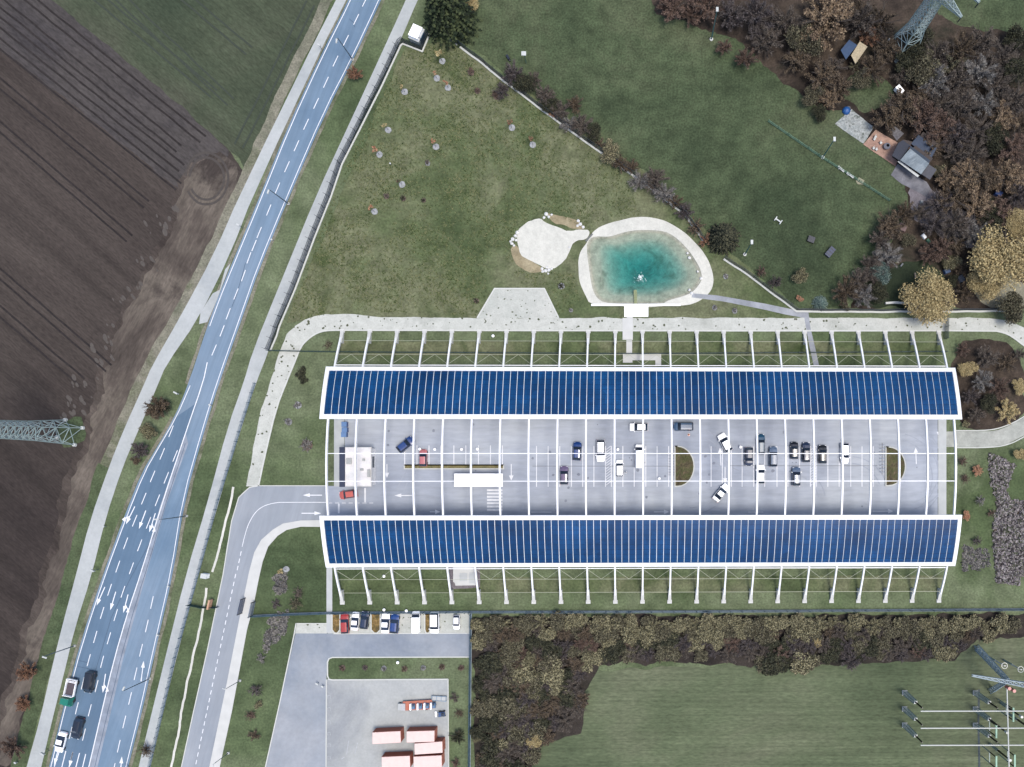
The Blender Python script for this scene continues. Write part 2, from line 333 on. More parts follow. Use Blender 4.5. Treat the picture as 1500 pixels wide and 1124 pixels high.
# the main road, widening towards the bottom
RW = [(528,-40),(511,0),(471,79),(421,188),(382,285),(340,386),(319,437),(304,478),(276,563),(256,611),(228,659),(208,692),(182,757),(150,845),(119,938),(94,1032),(72,1124),(54,1200)]
RE = [(580,-50),(559,0),(517,89),(479,162),(427,281),(380,394),(360,452),(322,559),(302,623),(271,732),(254,840),(228,953),(209,1040),(188,1124),(170,1200)]
band('main_road', RW, RE, 0.06, M_road)
area('pale_lay_by', [(338,386),(318,440),(304,472),(292,475),(294,458),(312,430),(322,425),(330,395)], 0.085, M_path, it=0)
area('turning_lane', [(289,590),(272,634),(236,738),(208,834),(188,897),(167,968),(150,1042),(130,1124),(112,1200),(60,1200),(76,1124),(97,1032),(122,938),(153,845),(186,757),(211,692),(231,659),(258,611)], 0.064, M_road2)
area('median_strip', [(272,634),(276,650),(244,738),(216,836),(197,905),(180,968),(163,1042),(143,1124),(125,1200),(112,1200),(130,1124),(150,1042),(167,968),(188,897),(208,834),(236,738)], 0.068, M_med)
EP_L = [(612,-40),(595,0),(547.5,104),(502,203),(464,285),(408,422),(370,516),(357.4,560),(334.6,623),(304,737),(272.5,842),(243,961),(203,1124),(186,1200)]
EP_R = [(632,-40),(612,0),(588,57),(573,89),(522,188),(484,285),(431,422),(400,490),(394,514),(375,562),(355,623),(320,737),(291.5,842),(259,961),(220.5,1124),(203,1200)]
band('foot_path', EP_L, EP_R, 0.08, M_path)
# dusty shoulders of the road
sh = MB()
for L_, o_ in ((RW[:9], -1), (RW[9:], -1), (RE, 1)):
    ribbon(sh, rough(crv([(x+o_*3, y) for x, y in L_], 1), 0.16, 0.7, 8, closed=False), 0.7, 0.058)
structure('road_shoulder', sh, M_edge)

# access road and its wide pavement
AW = [(480,712),(378,712),(366,714),(357,722),(350,729),(339.7,763),(332,803),(327,842),(317,890),(304,953),(284,1042),(266,1124),(248,1200)]
AE = [(480,762),(441,762.5),(415,767),(400,776),(383,791),(373,809),(365,839),(352,902),(332,1004),(307,1124),(290,1200)]
structure('access_road', MB().sheet(GP(AW)+GP(AE)[::-1], 0.07), M_acc)
AO = [(480,772),(441,771.7),(420,776.5),(407,785),(393,801),(385,823),(380,845),(372,885),(362,923),(340,1042),(322,1124),(306,1200)]
structure('pavement', MB().prism(GP(AE)+GP(AO)[::-1], 0.0, 0.14), M_conc)
# gravel ring path
GO = [(361,712),(370,661),(380,610),(395,562),(403,535),(408,520),(420,490),(432,478),(446,469),(462,463),(477,460.5),(500,460),(522,461),(562,465),(700,466),(1180,466),(1450,466),(1480,471),(1500,480),(1530,500)]
GI = [(379,712),(388,669),(405,598),(419,562),(431,533),(441,508),(450,498),(461,490),(472,485.5),(484,484),(520,484),(750,484.5),(1176,485),(1455,484.5),(1470,487.5),(1482,493),(1500,507),(1525,525)]
structure('gravel_path', MB().sheet(rough(GP(GO), .18, .5, 4, closed=False)+GP(GI)[::-1], 0.075), M_grav)
kb = MB(); ribbon(kb, crv(GI, 1), 0.3, 0.0, 0.13)
structure('path_kerb', kb, M_kerb)
area('gravel_plaza', [(699,466.4),(724.5,423),(797.5,423),(818.5,466.4)], 0.072, M_plaza)
kb = MB(); ribbon(kb, GP([(699,466),(724.5,423),(797.5,423),(818.5,466)]), 0.28, 0, 0.13); structure('plaza_kerb', kb, M_kerb)
area('east_path', [(1373.5,632.7),(1399,632),(1449.5,632),(1462,630),(1475,625),(1500,612),(1530,590),(1545,615),(1500,638),(1475,651),(1449.5,655),(1399,655),(1373.5,655)], 0.09, ground('path_gravel', [C(178,184,184), C(196,200,200)], big=.1, mid=.6, fine=3, fv=.08, spots=(1.3,.3,C(130,134,122))))
kb = MB(); ribbon(kb, crv([(1400,631),(1449.5,631),(1475,624),(1500,611),(1530,589)], 2), .22, 0, .12); ribbon(kb, crv([(1400,656),(1449.5,656),(1477,652),(1500,640),(1545,616)], 2), .22, 0, .12); structure('path_kerb', kb, M_kerb)

# the car park floor
XL, XR = 505, 1373.5
area('car_park', [(481,712),(505,712),(505,556),(1373.5,556),(1373.5,812),(481,812)], 0.066, M_lot)
area('west_walk', [(489.5,556),(504.5,556),(504.5,713),(489.5,713)], 0.09, M_concg)
area('east_walk', [(1374,556),(1386,556),(1386,812),(1374,812)], 0.12, M_concg)
area('south_walk', [(478.5,812),(487,812),(487,927),(478.5,927)], 0.1, M_concg)
# strips of thin grass under the leaning legs
area('drip_strip', [(497,500),(1380,500),(1382,521),(495,521)], 0.05, M_mead, .12, .6)
area('drip_strip', [(497,847),(1384,843),(1380,867),(500,869)], 0.05, M_mead, .12, .6)
# paved steps between the gravel path and the car park
for nm, pp in (('stepping_slab', [(912,466),(927,466),(927,498),(912,498)]), ('stepping_slab', [(917.5,498.5),(926,498.5),(926,518),(917.5,518)]),
               ('stepping_slab', [(912.5,518.5),(968.5,518.5),(968.5,536),(960,536),(960,528),(926.5,528),(926.5,531.5),(912.5,531.5)])):
    structure(nm, MB().prism(GP(pp), 0, 0.11), M_conc)
area('side_path', [(1014,430),(1050,433),(1120,445),(1168,455),(1184,457.5),(1187,480),(1194,510),(1200,537),(1192,537),(1185,505),(1178,466),(1150,461),(1120,454),(1060,442),(1013,436)], 0.095, ground('side_path', [C(168,174,190), C(186,192,206)], big=.1, fv=.06))
# lower service road and yard
area('service_road', [(433,928),(479,928),(690,928),(690,962),(485,963),(480,968),(478.5,990),(478,1200),(372,1200),(389,1124)], 0.066, M_yard)
area('parking_paving', [(480,898),(690,896.5),(690,928),(480,928)], 0.06, M_plaza)
area('bike_paving', [(435,914),(479,914),(479,928),(432.5,928)], 0.074, M_grav)
area('storage_yard', [(478.5,995),(656.5,995),(658,1200),(478,1200)], 0.062, M_slab)
kb = MB()
ribbon(kb, GP([(689,962.5),(487,963),(482,965),(480,970),(480,990),(482,995),(487,996),(656.5,995)]), .25, 0, .13)
ribbon(kb, GP([(478.3,996),(477.5,1200)]), .22, 0, .1); ribbon(kb, GP([(656.5,995),(658,1200)]), .2, 0, .13)
ribbon(kb, GP([(434,913),(431,930),(410,1030),(389,1124),(373,1200)]), .22, 0, .13); ribbon(kb, GP([(434,913.5),(479,913.5)]), .2, 0, .13)
ribbon(kb, GP([(489,928.3),(690,927.5),(689.5,963)]), .22, 0, .13)
structure('yard_kerb', kb, M_kerb)
kb = MB(); ribbon(kb, GP([(480,711.7),(379,711.7),(361,712)]), .18, 0, .13); ribbon(kb, GP([(378,712),(366,714),(357,722),(350,729),(339.7,763),(327,842),(304,953),(284,1042),(266,1124)]), .2, 0, .12)
structure('access_kerb', kb, M_kerb)
# white pebble drains beside the access road
for pp in ([(342,714),(334,755),(322,800),(311,838)], [(303,861),(296,905),(286,950),(272,1010),(262,1070),(250,1130),(244,1180)]):
    rb = MB(); q = rough(GP(pp), .16, .45, 9, closed=False); ribbon(rb, q, .5, 0.07); structure('pebble_drain', rb, M_wgrav)

# ---------------------------------------------------------------- pond: a basin of pale marl with clear water over it
pc = Vector((sum(p.x for p in pond_hole)/nh, sum(p.y for p in pond_hole)/nh)); pc.y -= 0.5
def pond_basin():
    mb = MB(); rings = 14; V = []
    for j in range(rings+1):
        s_ = 1-j/rings
        for p in pond_hole:
            q = pc+(Vector((p.x, p.y))-pc)*s_; u = 1-s_
            z = -0.12-0.28*min(1, u/.1) - 4.3*max(0, (u-.2)/.8)**1.1 if j else 0.0
            V.append((q.x, q.y, z))
    fs = [(j*nh+i, j*nh+(i+1) % nh, (j+1)*nh+(i+1) % nh, (j+1)*nh+i) for j in range(rings) for i in range(nh)]
    mb.add(V, fs); return mb
pb = structure('pond_bed', pond_basin(), ground('pond_bed', [C(176,180,172), C(196,198,190), C(156,162,152)], big=0.25, mid=0.8, fine=2, fv=.12, mv=.18, spots=(0.5, .30, C(100,108,92))))
pb.data.polygons.foreach_set('use_smooth', [True]*len(pb.data.polygons))
m, t, b = newmat('pond_water'); t.nodes.remove(b)
out = t.nodes['Material Output']; tr_ = t.nodes.new('ShaderNodeBsdfTransparent'); gl = t.nodes.new('ShaderNodeBsdfGlossy'); mx = t.nodes.new('ShaderNodeMixShader'); fr = t.nodes.new('ShaderNodeFresnel')
fr.inputs['IOR'].default_value = 1.33; gl.inputs['Roughness'].default_value = 0.12
bp = t.nodes.new('ShaderNodeBump'); wn = t.nodes.new('ShaderNodeTexNoise'); wn.inputs['Scale'].default_value = 1.6; wn.inputs['Detail'].default_value = 4
tc = t.nodes.new('ShaderNodeTexCoord'); t.links.new(tc.outputs['Object'], wn.inputs['Vector']); t.links.new(wn.outputs['Fac'], bp.inputs['Height']); bp.inputs['Strength'].default_value = .5; bp.inputs['Distance'].default_value = .1
t.links.new(bp.outputs[0], gl.inputs['Normal']); t.links.new(bp.outputs[0], fr.inputs['Normal'])
t.links.new(fr.outputs[0], mx.inputs[0]); t.links.new(tr_.outputs[0], mx.inputs[1]); t.links.new(gl.outputs[0], mx.inputs[2]); t.links.new(mx.outputs[0], out.inputs['Surface'])
ab = t.nodes.new('ShaderNodeVolumeAbsorption'); ab.inputs['Color'].default_value = (0.0, 0.80, 0.84, 1); ab.inputs['Density'].default_value = 0.42
t.links.new(ab.outputs[0], out.inputs['Volume'])
wm = MB(); inner = [pc+(Vector((p.x, p.y))-pc)*0.995 for p in pond_hole]
# closed body of water whose underside lies just below the bed
wm.prism(inner, -6.0, -0.15)
structure('pond_water', wm, m)
RIM_O = GP([(859,356),(867,341),(882,331),(902,324),(933,318),(956,319),(978,324),(1006,343),(1026,364),(1039,384),(1045.5,407),(1041.6,427),(1026,442),(1000,449),(865.5,449),(856.6,432),(849,414),(846.5,389),(849,369)])
ro = smoothc(RIM_O, 2); no = len(ro)
def ring_poly(outer, inner, z):
    # bridge the two loops by angle round the middle
    import math as _m
    mb = MB(); ang = lambda p: _m.atan2(p.y-pc.y, p.x-pc.x); K = 140; V = []
    def at_angle(loop, a):
        d = Vector((_m.cos(a), _m.sin(a))); best = None; n = len(loop)
        for i in range(n):
            p = Vector(loop[i][:2])-pc; q = Vector(loop[(i+1) % n][:2])-pc; e = q-p; den = d.x*e.y-d.y*e.x
            if abs(den) < 1e-9: continue
            tt = (p.x*e.y-p.y*e.x)/den; u = (p.x*d.y-p.y*d.x)/den
            if tt > 0 and -1e-6 <= u <= 1+1e-6: best = tt if best is None else max(best, tt)
        return pc+d*(best or 1)
    for k in range(K):
        a = 2*_m.pi*k/K; V.append((*at_angle(inner, a), z)); V.append((*at_angle(outer, a), z))
    mb.add(V, [(2*k, 2*k+1, (2*k+3) % (2*K), (2*k+2) % (2*K)) for k in range(K)]); return mb
rj = random.Random(8)
structure('pond_shore', ring_poly(rough(ro, .12, .5, 3), pond_hole, 0.085), M_wgrav)
# white gravel court beside the pond
area('gravel_court', [(791,318),(801,328),(824,333),(836,341),(850,335),(864,337),(860,352),(841,353.5),(835,366),(824,386.5),(803,396.6),(791,389),(778,381),(763,374),(758,359),(755,341),(770,328)], 0.09, M_wgrav, .35, .4, it=2)
area('sand_crescent', [(748,362),(757,358),(763,372),(778,381),(791,390),(800,398),(788,400),(773,399),(756,390),(749,376)], 0.087, M_sand, .3, .4, it=1)
area('sand_crescent', [(800,313),(815,314),(834,318),(848,324),(856,333),(850,336),(838,335),(826,327),(812,327)], 0.088, M_sand, .3, .4, it=1)

# ---------------------------------------------------------------- painted markings
ZM = 0.1
def dash(mb, c, l_, wd, ang, z=ZM):
    c = G(*c); mb_pts = []
    for sx, sy in ((-1,-1),(1,-1),(1,1),(-1,1)):
        a, b_ = sx*l_/2, sy*wd/2
        mb_pts.append((c.x+a*math.cos(ang)-b_*math.sin(ang), c.y+a*math.sin(ang)+b_*math.cos(ang)))
    mb.sheet(mb_pts, z)
def line(mb, pts, wd=0.14, it=1, z=ZM): ribbon(mb, crv(pts, it) if it else GP(pts), wd, z)
def dashes(mb, pts, l_, wd=0.17):
    for i, p in enumerate(pts):
        a = pts[max(0, i-1)]; b_ = pts[min(len(pts)-1, i+1)]
        dash(mb, p, l_, wd, math.atan2(-(b_[1]-a[1]), b_[0]-a[0]))
def arrow(mb, tip, tail, wd=0.2, head=1.5, hw=.42, hook=0):
    a, b_ = G(*tail), G(*tip); d = (b_-a).normalized(); n_ = Vector((-d.y, d.x, 0)); e = b_-d*head
    ribbon(mb, [a, e], wd, ZM)
    P = [e+n_*hw, e-n_*hw, b_]; mb.sheet(P, ZM+.002)
    if hook:
        s_ = a+(b_-a)*.55; k = s_+d*.9+n_*hook*.75
        ribbon(mb, [s_, k], wd, ZM+.004); mb.sheet([k+n_*hook*.5+d*.5, k-d*.4+n_*hook*.1, k+d*.7-n_*hook*.25], ZM+.006)
mk = MB()
line(mk, [(x+3.5, y) for x, y in RW[:8]], .16); line(mk, [(x-3.5, y) for x, y in RE], .15)
line(mk, [(279,565),(259,611),(231,659),(212,692),(186,757),(153.5,845),(122.5,938),(97,1032),(75,1124),(58,1190)], .16)
dashes(mk, [(534.8,2.5),(522,29),(507,59.6),(491.7,90),(477.7,121),(463.3,152),(448.6,182.5),(434.6,214),(420.7,244.6),(406.8,276),(394,308),(380,341),(372.5,360),(365,378),(357,404),(346,431),(334.6,460),(325.7,485),(314,513)], 2.6)
line(mk, [(304,531),(298,560),(272.5,633.5),(238,737),(208,836),(187.6,897),(167,968),(149.6,1042),(130.5,1124),(112,1200)], .2)
A_ = [(251,632),(238,665),(224,698),(211,730.6),(197.7,763),(184.5,796),(173,830),(161,864),(150,898),(140,933),(130.5,967),(121.7,1001),(113,1037.5),(104,1073.5)]
B_ = [(257,668),(244,700),(231,733),(218,766),(205,799),(193,832.5),(180.5,867),(170,901),(160,935),(150,969.5),(142,1005),(132,1040.5),(123.5,1076)]
C_ = [(223,882.6),(215.5,917),(207,952.6),(199,987),(191,1023),(182.5,1057.5),(174.4,1093),(167,1127)]
dashes(mk, A_, 2.7); dashes(mk, B_, 2.7); dashes(mk, C_, 2.8)
for a, b_ in (((88,1098.6),(80,1123)), ((97,1100),(90,1128)), ((107,1101.5),(101,1126)), ((117,1103),(110,1130)), ((126,1104.5),(120,1130))): line(mk, [a, b_], .2, 0)
for tp, tl, hk in (((142,887),(154,860),0), ((162,894),(170,867),0), ((181,898),(188,871),1), ((185,768),(198,742),-1), ((204,775),(214,748),0), ((219,780),(228,752),1), ((151,1015),(155,987),1), ((80,1121),(85,1101),0), ((102,1124),(107,1102),0), ((211,968),(207,998),0), ((179,1108),(177,1130),0)):
    arrow(mk, tp, tl, hook=hk)
line(mk, [(410,736),(396,738),(383,743),(373,752),(364,768),(359,784),(355,801)], .13, 2); line(mk, [(479,736),(440,736),(410,736)], .13, 0)
dashes(mk, [(353-i*1.0*2.29, 811+i*10.6) for i in range(3)], 1.0, .16)
dashes(mk, [(345-i*2.38, 844+i*11.35) for i in range(30)], 0.95, .16)
arrow(mk, (444,725.5), (472,725.5)); arrow(mk, (471,752), (442,752)); arrow(mk, (578,726), (604,726))
dashes(mk, [(484+i*10, 737) for i in range(7)], 0.9, .14)
structure('road_marking', mk, M_paint)
mk = MB()
STL = [593,611,628.6,646,665,682.5,701,718.5,736]
for x in STL: dash(mk, (x, 667), 4.3, .17, R(90))
for x in [786,803,820,837,853.6,870,887,895.5,912.4,929,946,962.5,979.5,1041.6,1058,1071,1087,1104,1120,1138,1154,1171,1187,1196,1212.5,1229,1246,1262.5,1279]:
    dash(mk, (x, 683.5), 9.0, .17, R(90))
for x0, x1 in ((887,895.5),(1187,1196)):
    for y in range(656, 712, 4): line(mk, [(x0+.6, y+3), (x1-.6, y-2.5)], .11, 0)
for y in [718.5,723.2,728,732.8,737.6,742.4,747.2]: mk.sheet(GP([(713.5,y-1.6),(736,y-1.6),(736,y+1.2),(713.5,y+1.2)]), ZM)
for tp, tl, hk in (((749,704),(749,680),0), ((1062,708),(1062,684),0), ((1054.5,656),(1056,682),0), ((567,700),(567,680),0), ((1341,656),(1342,680),0), ((645,750),(630,750),0), ((980,750),(958,750),0), ((1308,749),(1278,749),0), ((1375,640),(1375,639),0)):
    arrow(mk, tp, tl, .18, 1.1, .5)
line(mk, [(778,750.3),(808,750.3)], .14, 0); line(mk, [(1096,750.3),(1118,750.3)], .14, 0)
for a, b_ in (((535,715),(535,736)), ((496.5,738),(496.5,752))): line(mk, [a, b_], .35, 0)
structure('bay_marking', mk, M_paint)
dr = MB(); ribbon(dr, GP([(780,683),(985,683)]), .1, .104); ribbon(dr, GP([(1068,682.5),(1285,682.5)]), .1, .104)
structure('slot_drain', dr, flat('slot_drain', C(120,126,140), .7))
mk = MB()
for a, b_ in (((508,1105),(511,1085)),((505,1109),(500,1112)),((520,1104),(524,1088))): line(mk, [a, b_], .12, 0)
for y in (1021,1039,1058,1075,1092,1110):
    for xx in (480.5, 484): dash(mk, (xx, y), .7, .09, R(90))
    dash(mk, (482.2, y-2.4), .5, .09, 0)
structure('yard_marking', mk, M_faded)
# cracks and joints
cr = MB(); rr = random.Random(5)
for pp in ([(272,650),(244,735),(214,838),(193,905),(176,970),(159,1040),(138,1130)], [(228,780),(190,850),(163,905),(150,950),(135,1000)], [(113,967),(132,971)], [(108,975),(130,979)], [(512,28),(518,33),(520,40)], [(360,385),(348,428),(340,450)]):
    ribbon(cr, rough(GP(pp), .05, .5, 1, closed=False), .1, .09)
structure('asphalt_joint', cr, flat('tar_joint', C(70,96,130), .7))
ribs = MB()
for y in (1018, 1058): pass

# faint tyre sweeps and a few oil stains on the car park
tm = MB(); k_ = 0
for c0, r0, a0, a1 in (((1310,700),8.5,-20,80),((1310,690),9.8,-60,60),((1330,690),7.0,-80,80),((1010,690),8.2,-90,70),((1160,735),6,10,80),((1245,725),7,20,90),((650,735),9,100,170),((1100,640),8,190,260)):
    for dr_ in (0, 1.5):
        k_ += 1; cc = G(*c0); ribbon(tm, [cc+Vector(((r0+dr_)*math.cos(R(a)), (r0+dr_)*math.sin(R(a)), 0)) for a in range(a0, a1+1, 6)], .22, .07+k_*.0006)
structure('tyre_mark', tm, flat('tyre_mark', C(184,193,215), .9, var=.08, scale=.8))
om = MB(); rr = random.Random(9)
for i in range(46):
    x, y = rr.choice([(rr.uniform(780,1280), rr.choice([rr.uniform(660,680), rr.uniform(688,708)])), (rr.uniform(520,1360), rr.uniform(620,748))]); c0 = G(x, y); s_ = rr.uniform(.12,.4)
    om.sheet(rough([c0+Vector((math.cos(a*.785)*s_*rr.uniform(.7,1.3), math.sin(a*.785)*s_, 0)) for a in range(8)], .05, .3, i), .084+i*.0002)
structure('oil_stain', om, flat('oil_stain', C(148,156,178), .8, var=.1))

# faint worn lines across the lawns
wt = MB(); k_ = 0
for pp in ([(718,148),(735,163),(748,180)], [(790,228),(812,242),(835,262),(850,285)], [(700,300),(730,322),(748,345)], [(680,190),(740,235),(800,285)], [(620,330),(660,350),(690,390)]):
    k_ += 1; ribbon(wt, rough(crv(pp, 2), .12, .6, k_, closed=False), .3, .036+k_*.0008)
structure('worn_track', wt, ground('worn_grass', [C(104,114,86), C(118,126,100)], fine=3, fv=.25))
# ================================================================ SOLAR CARPORT
M_white = flat('white_steel', (0.54,0.55,0.56), 0.4, var=0.1, scale=.25, spec=0.4)
M_pier = flat('pale_pier', C(236,239,245), 0.8, var=0.05, scale=1.0, spec=0.1)
YN = G(938, 487).y; YS = G(938, 880.5).y; YC = (YN+YS)/2; HALF = (YN-YS)/2; RISE = 8.72
RAD = (HALF**2+RISE**2)/(2*RISE)
def zarc(d): return math.sqrt(RAD**2-d*d)-(RAD-RISE)
XA = G(478.3, 683, RISE).x; XB = G(1400, 683, RISE).x; NB = 23; BAY = (XB-XA)/(NB-1)
M_deck = flat('deck_sheet', (.52,.54,.57), .6, var=.06)
cp = thing('solar_carport', 'long white arched steel carport with two blue solar panel roofs over the car park', 'carport', (0, YC, 0))
# one arch with its two concrete piers, repeated
def arch_mb():
    mb = MB(); n = 44; V = []
    d0 = HALF-1.6
    for i in range(n+1):
        d = d0-2*d0*i/n; z = zarc(d); t = math.atan2(-d, math.sqrt(RAD*RAD-d*d))  # slope
        nx, nz = -math.sin(t), math.cos(t)
        nx = d/RAD; nz = math.sqrt(1-nx*nx); wd = .175 if abs(d) < 11 else .17
        for sx, sn in ((-1,-1),(1,-1),(1,1),(-1,1)): V.append((sx*wd, d+nx*sn*.24, z+nz*sn*.24))
    fs = [(0,1,2,3), (4*n+3,4*n+2,4*n+1,4*n)]
    for i in range(n):
        for k in range(4): fs.append((4*i+k, 4*(i+1)+k, 4*(i+1)+(k+1) % 4, 4*i+(k+1) % 4))
    return mb.add(V, fs)
def pier_mb(s_):
    mb = MB(); y1, y0 = s_*(HALF+.2), s_*(HALF-2.7)
    z1, z0 = .25, zarc(HALF-2.7)-.05; wd = .36
    P = [(-wd,y1,-.1),(wd,y1,-.1),(wd*.8,y0,-.1),(-wd*.8,y0,-.1),(-wd,y1,z1),(wd,y1,z1),(wd*.8,y0,z0),(-wd*.8,y0,z0)]
    mb.add(P, [(0,3,2,1),(4,5,6,7),(0,1,5,4),(1,2,6,5),(2,3,7,6),(3,0,4,7)])
    mb.box((0, s_*(HALF+.15), .08), (1.0, .8, .3)); return mb
am = arch_mb().mesh('arch_frame', M_white); pm = [pier_mb(s_).mesh('pier', M_pier) for s_ in (1, -1)]
for i in range(NB):
    a = bpy.data.objects.new('arch_frame', am); COL.objects.link(a); a.parent = cp; a.location = (XA+i*BAY, 0, 0)
    for q in pm:
        p = bpy.data.objects.new('pier', q); COL.objects.link(p); p.parent = a
def purlin(d, wd=.13, z=None, x0=None, x1=None, name='purlin'):
    mb = MB(); z = (zarc(d)+.02) if z is None else z
    mb.box(((XA+XB)/2, YC+d, z), (XB-XA+.3, wd*2, .2)); return mb.build(name, M_white, cp)
for py in (664.5, 705):
    d = G(938, py, RISE).y-YC; purlin(d, .07)
for s_ in (1, -1):
    purlin(s_*21.9, .08)
# stay cables and their X braces over the leaning legs
M_wire = flat('steel_wire', C(190,196,180), 0.5, var=.02)
for s_ in (1, -1):
    mb = MB()
    for d in (24.4, 27.6): mb.bar((XA, YC+s_*d, zarc(d)), (XB, YC+s_*d, zarc(d)), .07, .07)
    for i in range(NB-1):
        if s_ < 0 and i in (3, 4): continue
        x0 = XA+i*BAY; xm = x0+BAY/2; x1 = x0+BAY
        mb.bar((x0, YC+s_*22.1, zarc(22.1)), (xm, YC+s_*24.4, zarc(24.4)), .06, .06)
        mb.bar((x1, YC+s_*22.1, zarc(22.1)), (xm, YC+s_*24.4, zarc(24.4)), .06, .06)
    mb.build('stay_cable', M_wire, cp)
# panels: dark blue modules with fine joints
m, t, b = newmat('solar_cells'); N = t.nodes.new; Lk = t.links.new
tc = N('ShaderNodeTexCoord'); sp = N('ShaderNodeSeparateXYZ'); Lk(tc.outputs['UV'], sp.inputs[0])
def gridline(sock, per, wdt):
    a = N('ShaderNodeMath'); a.operation = 'MULTIPLY'; a.inputs[1].default_value = 1/per; Lk(sock, a.inputs[0])
    f = N('ShaderNodeMath'); f.operation = 'FRACT'; Lk(a.outputs[0], f.inputs[0])
    g = N('ShaderNodeMath'); g.operation = 'LESS_THAN'; g.inputs[1].default_value = wdt/per; Lk(f.outputs[0], g.inputs[0]); return g.outputs[0]
mxx = N('ShaderNodeMath'); mxx.operation = 'MAXIMUM'; Lk(gridline(sp.outputs[1], 1.13, .07), mxx.inputs[0]); Lk(gridline(sp.outputs[0], .78, .03), mxx.inputs[1])
nz_ = N('ShaderNodeTexNoise'); nz_.inputs['Scale'].default_value = .12; Lk(tc.outputs['Object'], nz_.inputs['Vector'])
wnz = N('ShaderNodeTexVoronoi'); wnz.inputs['Scale'].default_value = .9; Lk(tc.outputs['Object'], wnz.inputs['Vector'])
rp = N('ShaderNodeValToRGB'); e = rp.color_ramp.elements; e[0].position = .3; e[0].color = (*C(6,60,112), 1); e[1].position = .7; e[1].color = (*C(14,84,148), 1); Lk(nz_.outputs['Fac'], rp.inputs[0])
mr = N('ShaderNodeMapRange'); mr.inputs['To Min'].default_value = .8; mr.inputs['To Max'].default_value = 1.2; Lk(wnz.outputs['Color'], mr.inputs['Value'])
vm = N('ShaderNodeVectorMath'); vm.operation = 'SCALE'; Lk(rp.outputs[0], vm.inputs[0]); Lk(mr.outputs[0], vm.inputs['Scale'])
mi = N('ShaderNodeMix'); mi.data_type = 'RGBA'; Lk(mxx.outputs[0], mi.inputs[0]); Lk(vm.outputs[0], mi.inputs[6]); mi.inputs[7].default_value = (*C(16,30,72), 1)
Lk(mi.outputs[2], b.inputs['Base Color']); b.inputs['Roughness'].default_value = .3; b.inputs['Specular IOR Level'].default_value = .22
M_cell = m
DI = [G(938, 611.5, 8.0).y-YC, None]; D_IN = G(938, 614.5, zarc(10.2)).y-YC; D_OUT = G(938, 541, zarc(21)).y-YC
D_IN, D_OUT = 10.05, 21.25
ARC = RAD*(math.asin(D_OUT/RAD)-math.asin(D_IN/RAD))
EX0, EX1 = XA-1.65, XB+1.55
def arcp(d, s_, up):
    nx = d/RAD; nz = math.sqrt(1-nx*nx); return YC+s_*(d+nx*up), zarc(d)+nz*up
def arc_slab(mb, x0, x1, da, db, s_, u0, u1, n=10):
    V = []
    for i in range(n+1):
        d = da+(db-da)*i/n; ya, za = arcp(d, s_, u0); yb, zb = arcp(d, s_, u1)
        V += [(x0,ya,za),(x1,ya,za),(x1,yb,zb),(x0,yb,zb)]
    fs = [(0,1,2,3),(4*n+3,4*n+2,4*n+1,4*n)]
    for i in range(n):
        for k in range(4): fs.append((4*i+k, 4*(i+1)+k, 4*(i+1)+(k+1) % 4, 4*i+(k+1) % 4))
    n0 = len(mb.v); mb.add(V, fs); return n0
WE, WI, WO = .8, .95, .85
for s_ in (1, -1):
    mb = MB(); arc_slab(mb, EX0+.02, EX1-.02, D_IN+.02, D_OUT-.02, s_, .26, .36)
    deck = mb.build('roof_deck', M_deck, cp)
    mb = MB()
    arc_slab(mb, EX0, EX0+WE, D_IN, D_OUT, s_, .24, .56); arc_slab(mb, EX1-WE, EX1, D_IN, D_OUT, s_, .24, .56)
    arc_slab(mb, EX0+WE, EX1-WE, D_IN, D_IN+WI, s_, .24, .56, 2); arc_slab(mb, EX0+WE, EX1-WE, D_OUT-WO, D_OUT, s_, .24, .56, 2)
    mb.build('roof_edge', M_white, cp)
    # strips of panels, four to a bay
    cols = []; n_c = 90; x0 = EX0+WE; wdt = (EX1-WE-x0)/n_c
    for g0 in range(0, n_c, 2):
        mb = MB(); uv = []
        for c_ in range(g0, min(g0+2, n_c)):
            xa = x0+c_*wdt+.06; xb = x0+(c_+1)*wdt-.06; nseg = 10
            n0 = len(mb.v); V = []
            da, db = D_IN+WI+.02, D_OUT-WO-.02
            for i in range(nseg+1):
                d = da+(db-da)*i/nseg; ya, za = arcp(d, s_, .37); yb, zb = arcp(d, s_, .43)
                V += [(xa,ya,za),(xb,ya,za),(xb,yb,zb),(xa,yb,zb)]; v_ = (d-da)*1.06
                uv += [(0,v_),(xb-xa,v_),(xb-xa,v_),(0,v_)]
            fs = [(0,1,2,3),(4*nseg+3,4*nseg+2,4*nseg+1,4*nseg)]
            for i in range(nseg):
                for k in range(4): fs.append((4*i+k, 4*(i+1)+k, 4*(i+1)+(k+1) % 4, 4*i+(k+1) % 4))
            mb.add(V, fs)
        ob = mb.build('solar_panel', M_cell, cp); ul = ob.data.uv_layers.new(name='UVMap')
        for lp in ob.data.loops: ul.data[lp.index].uv = uv[lp.vertex_index]
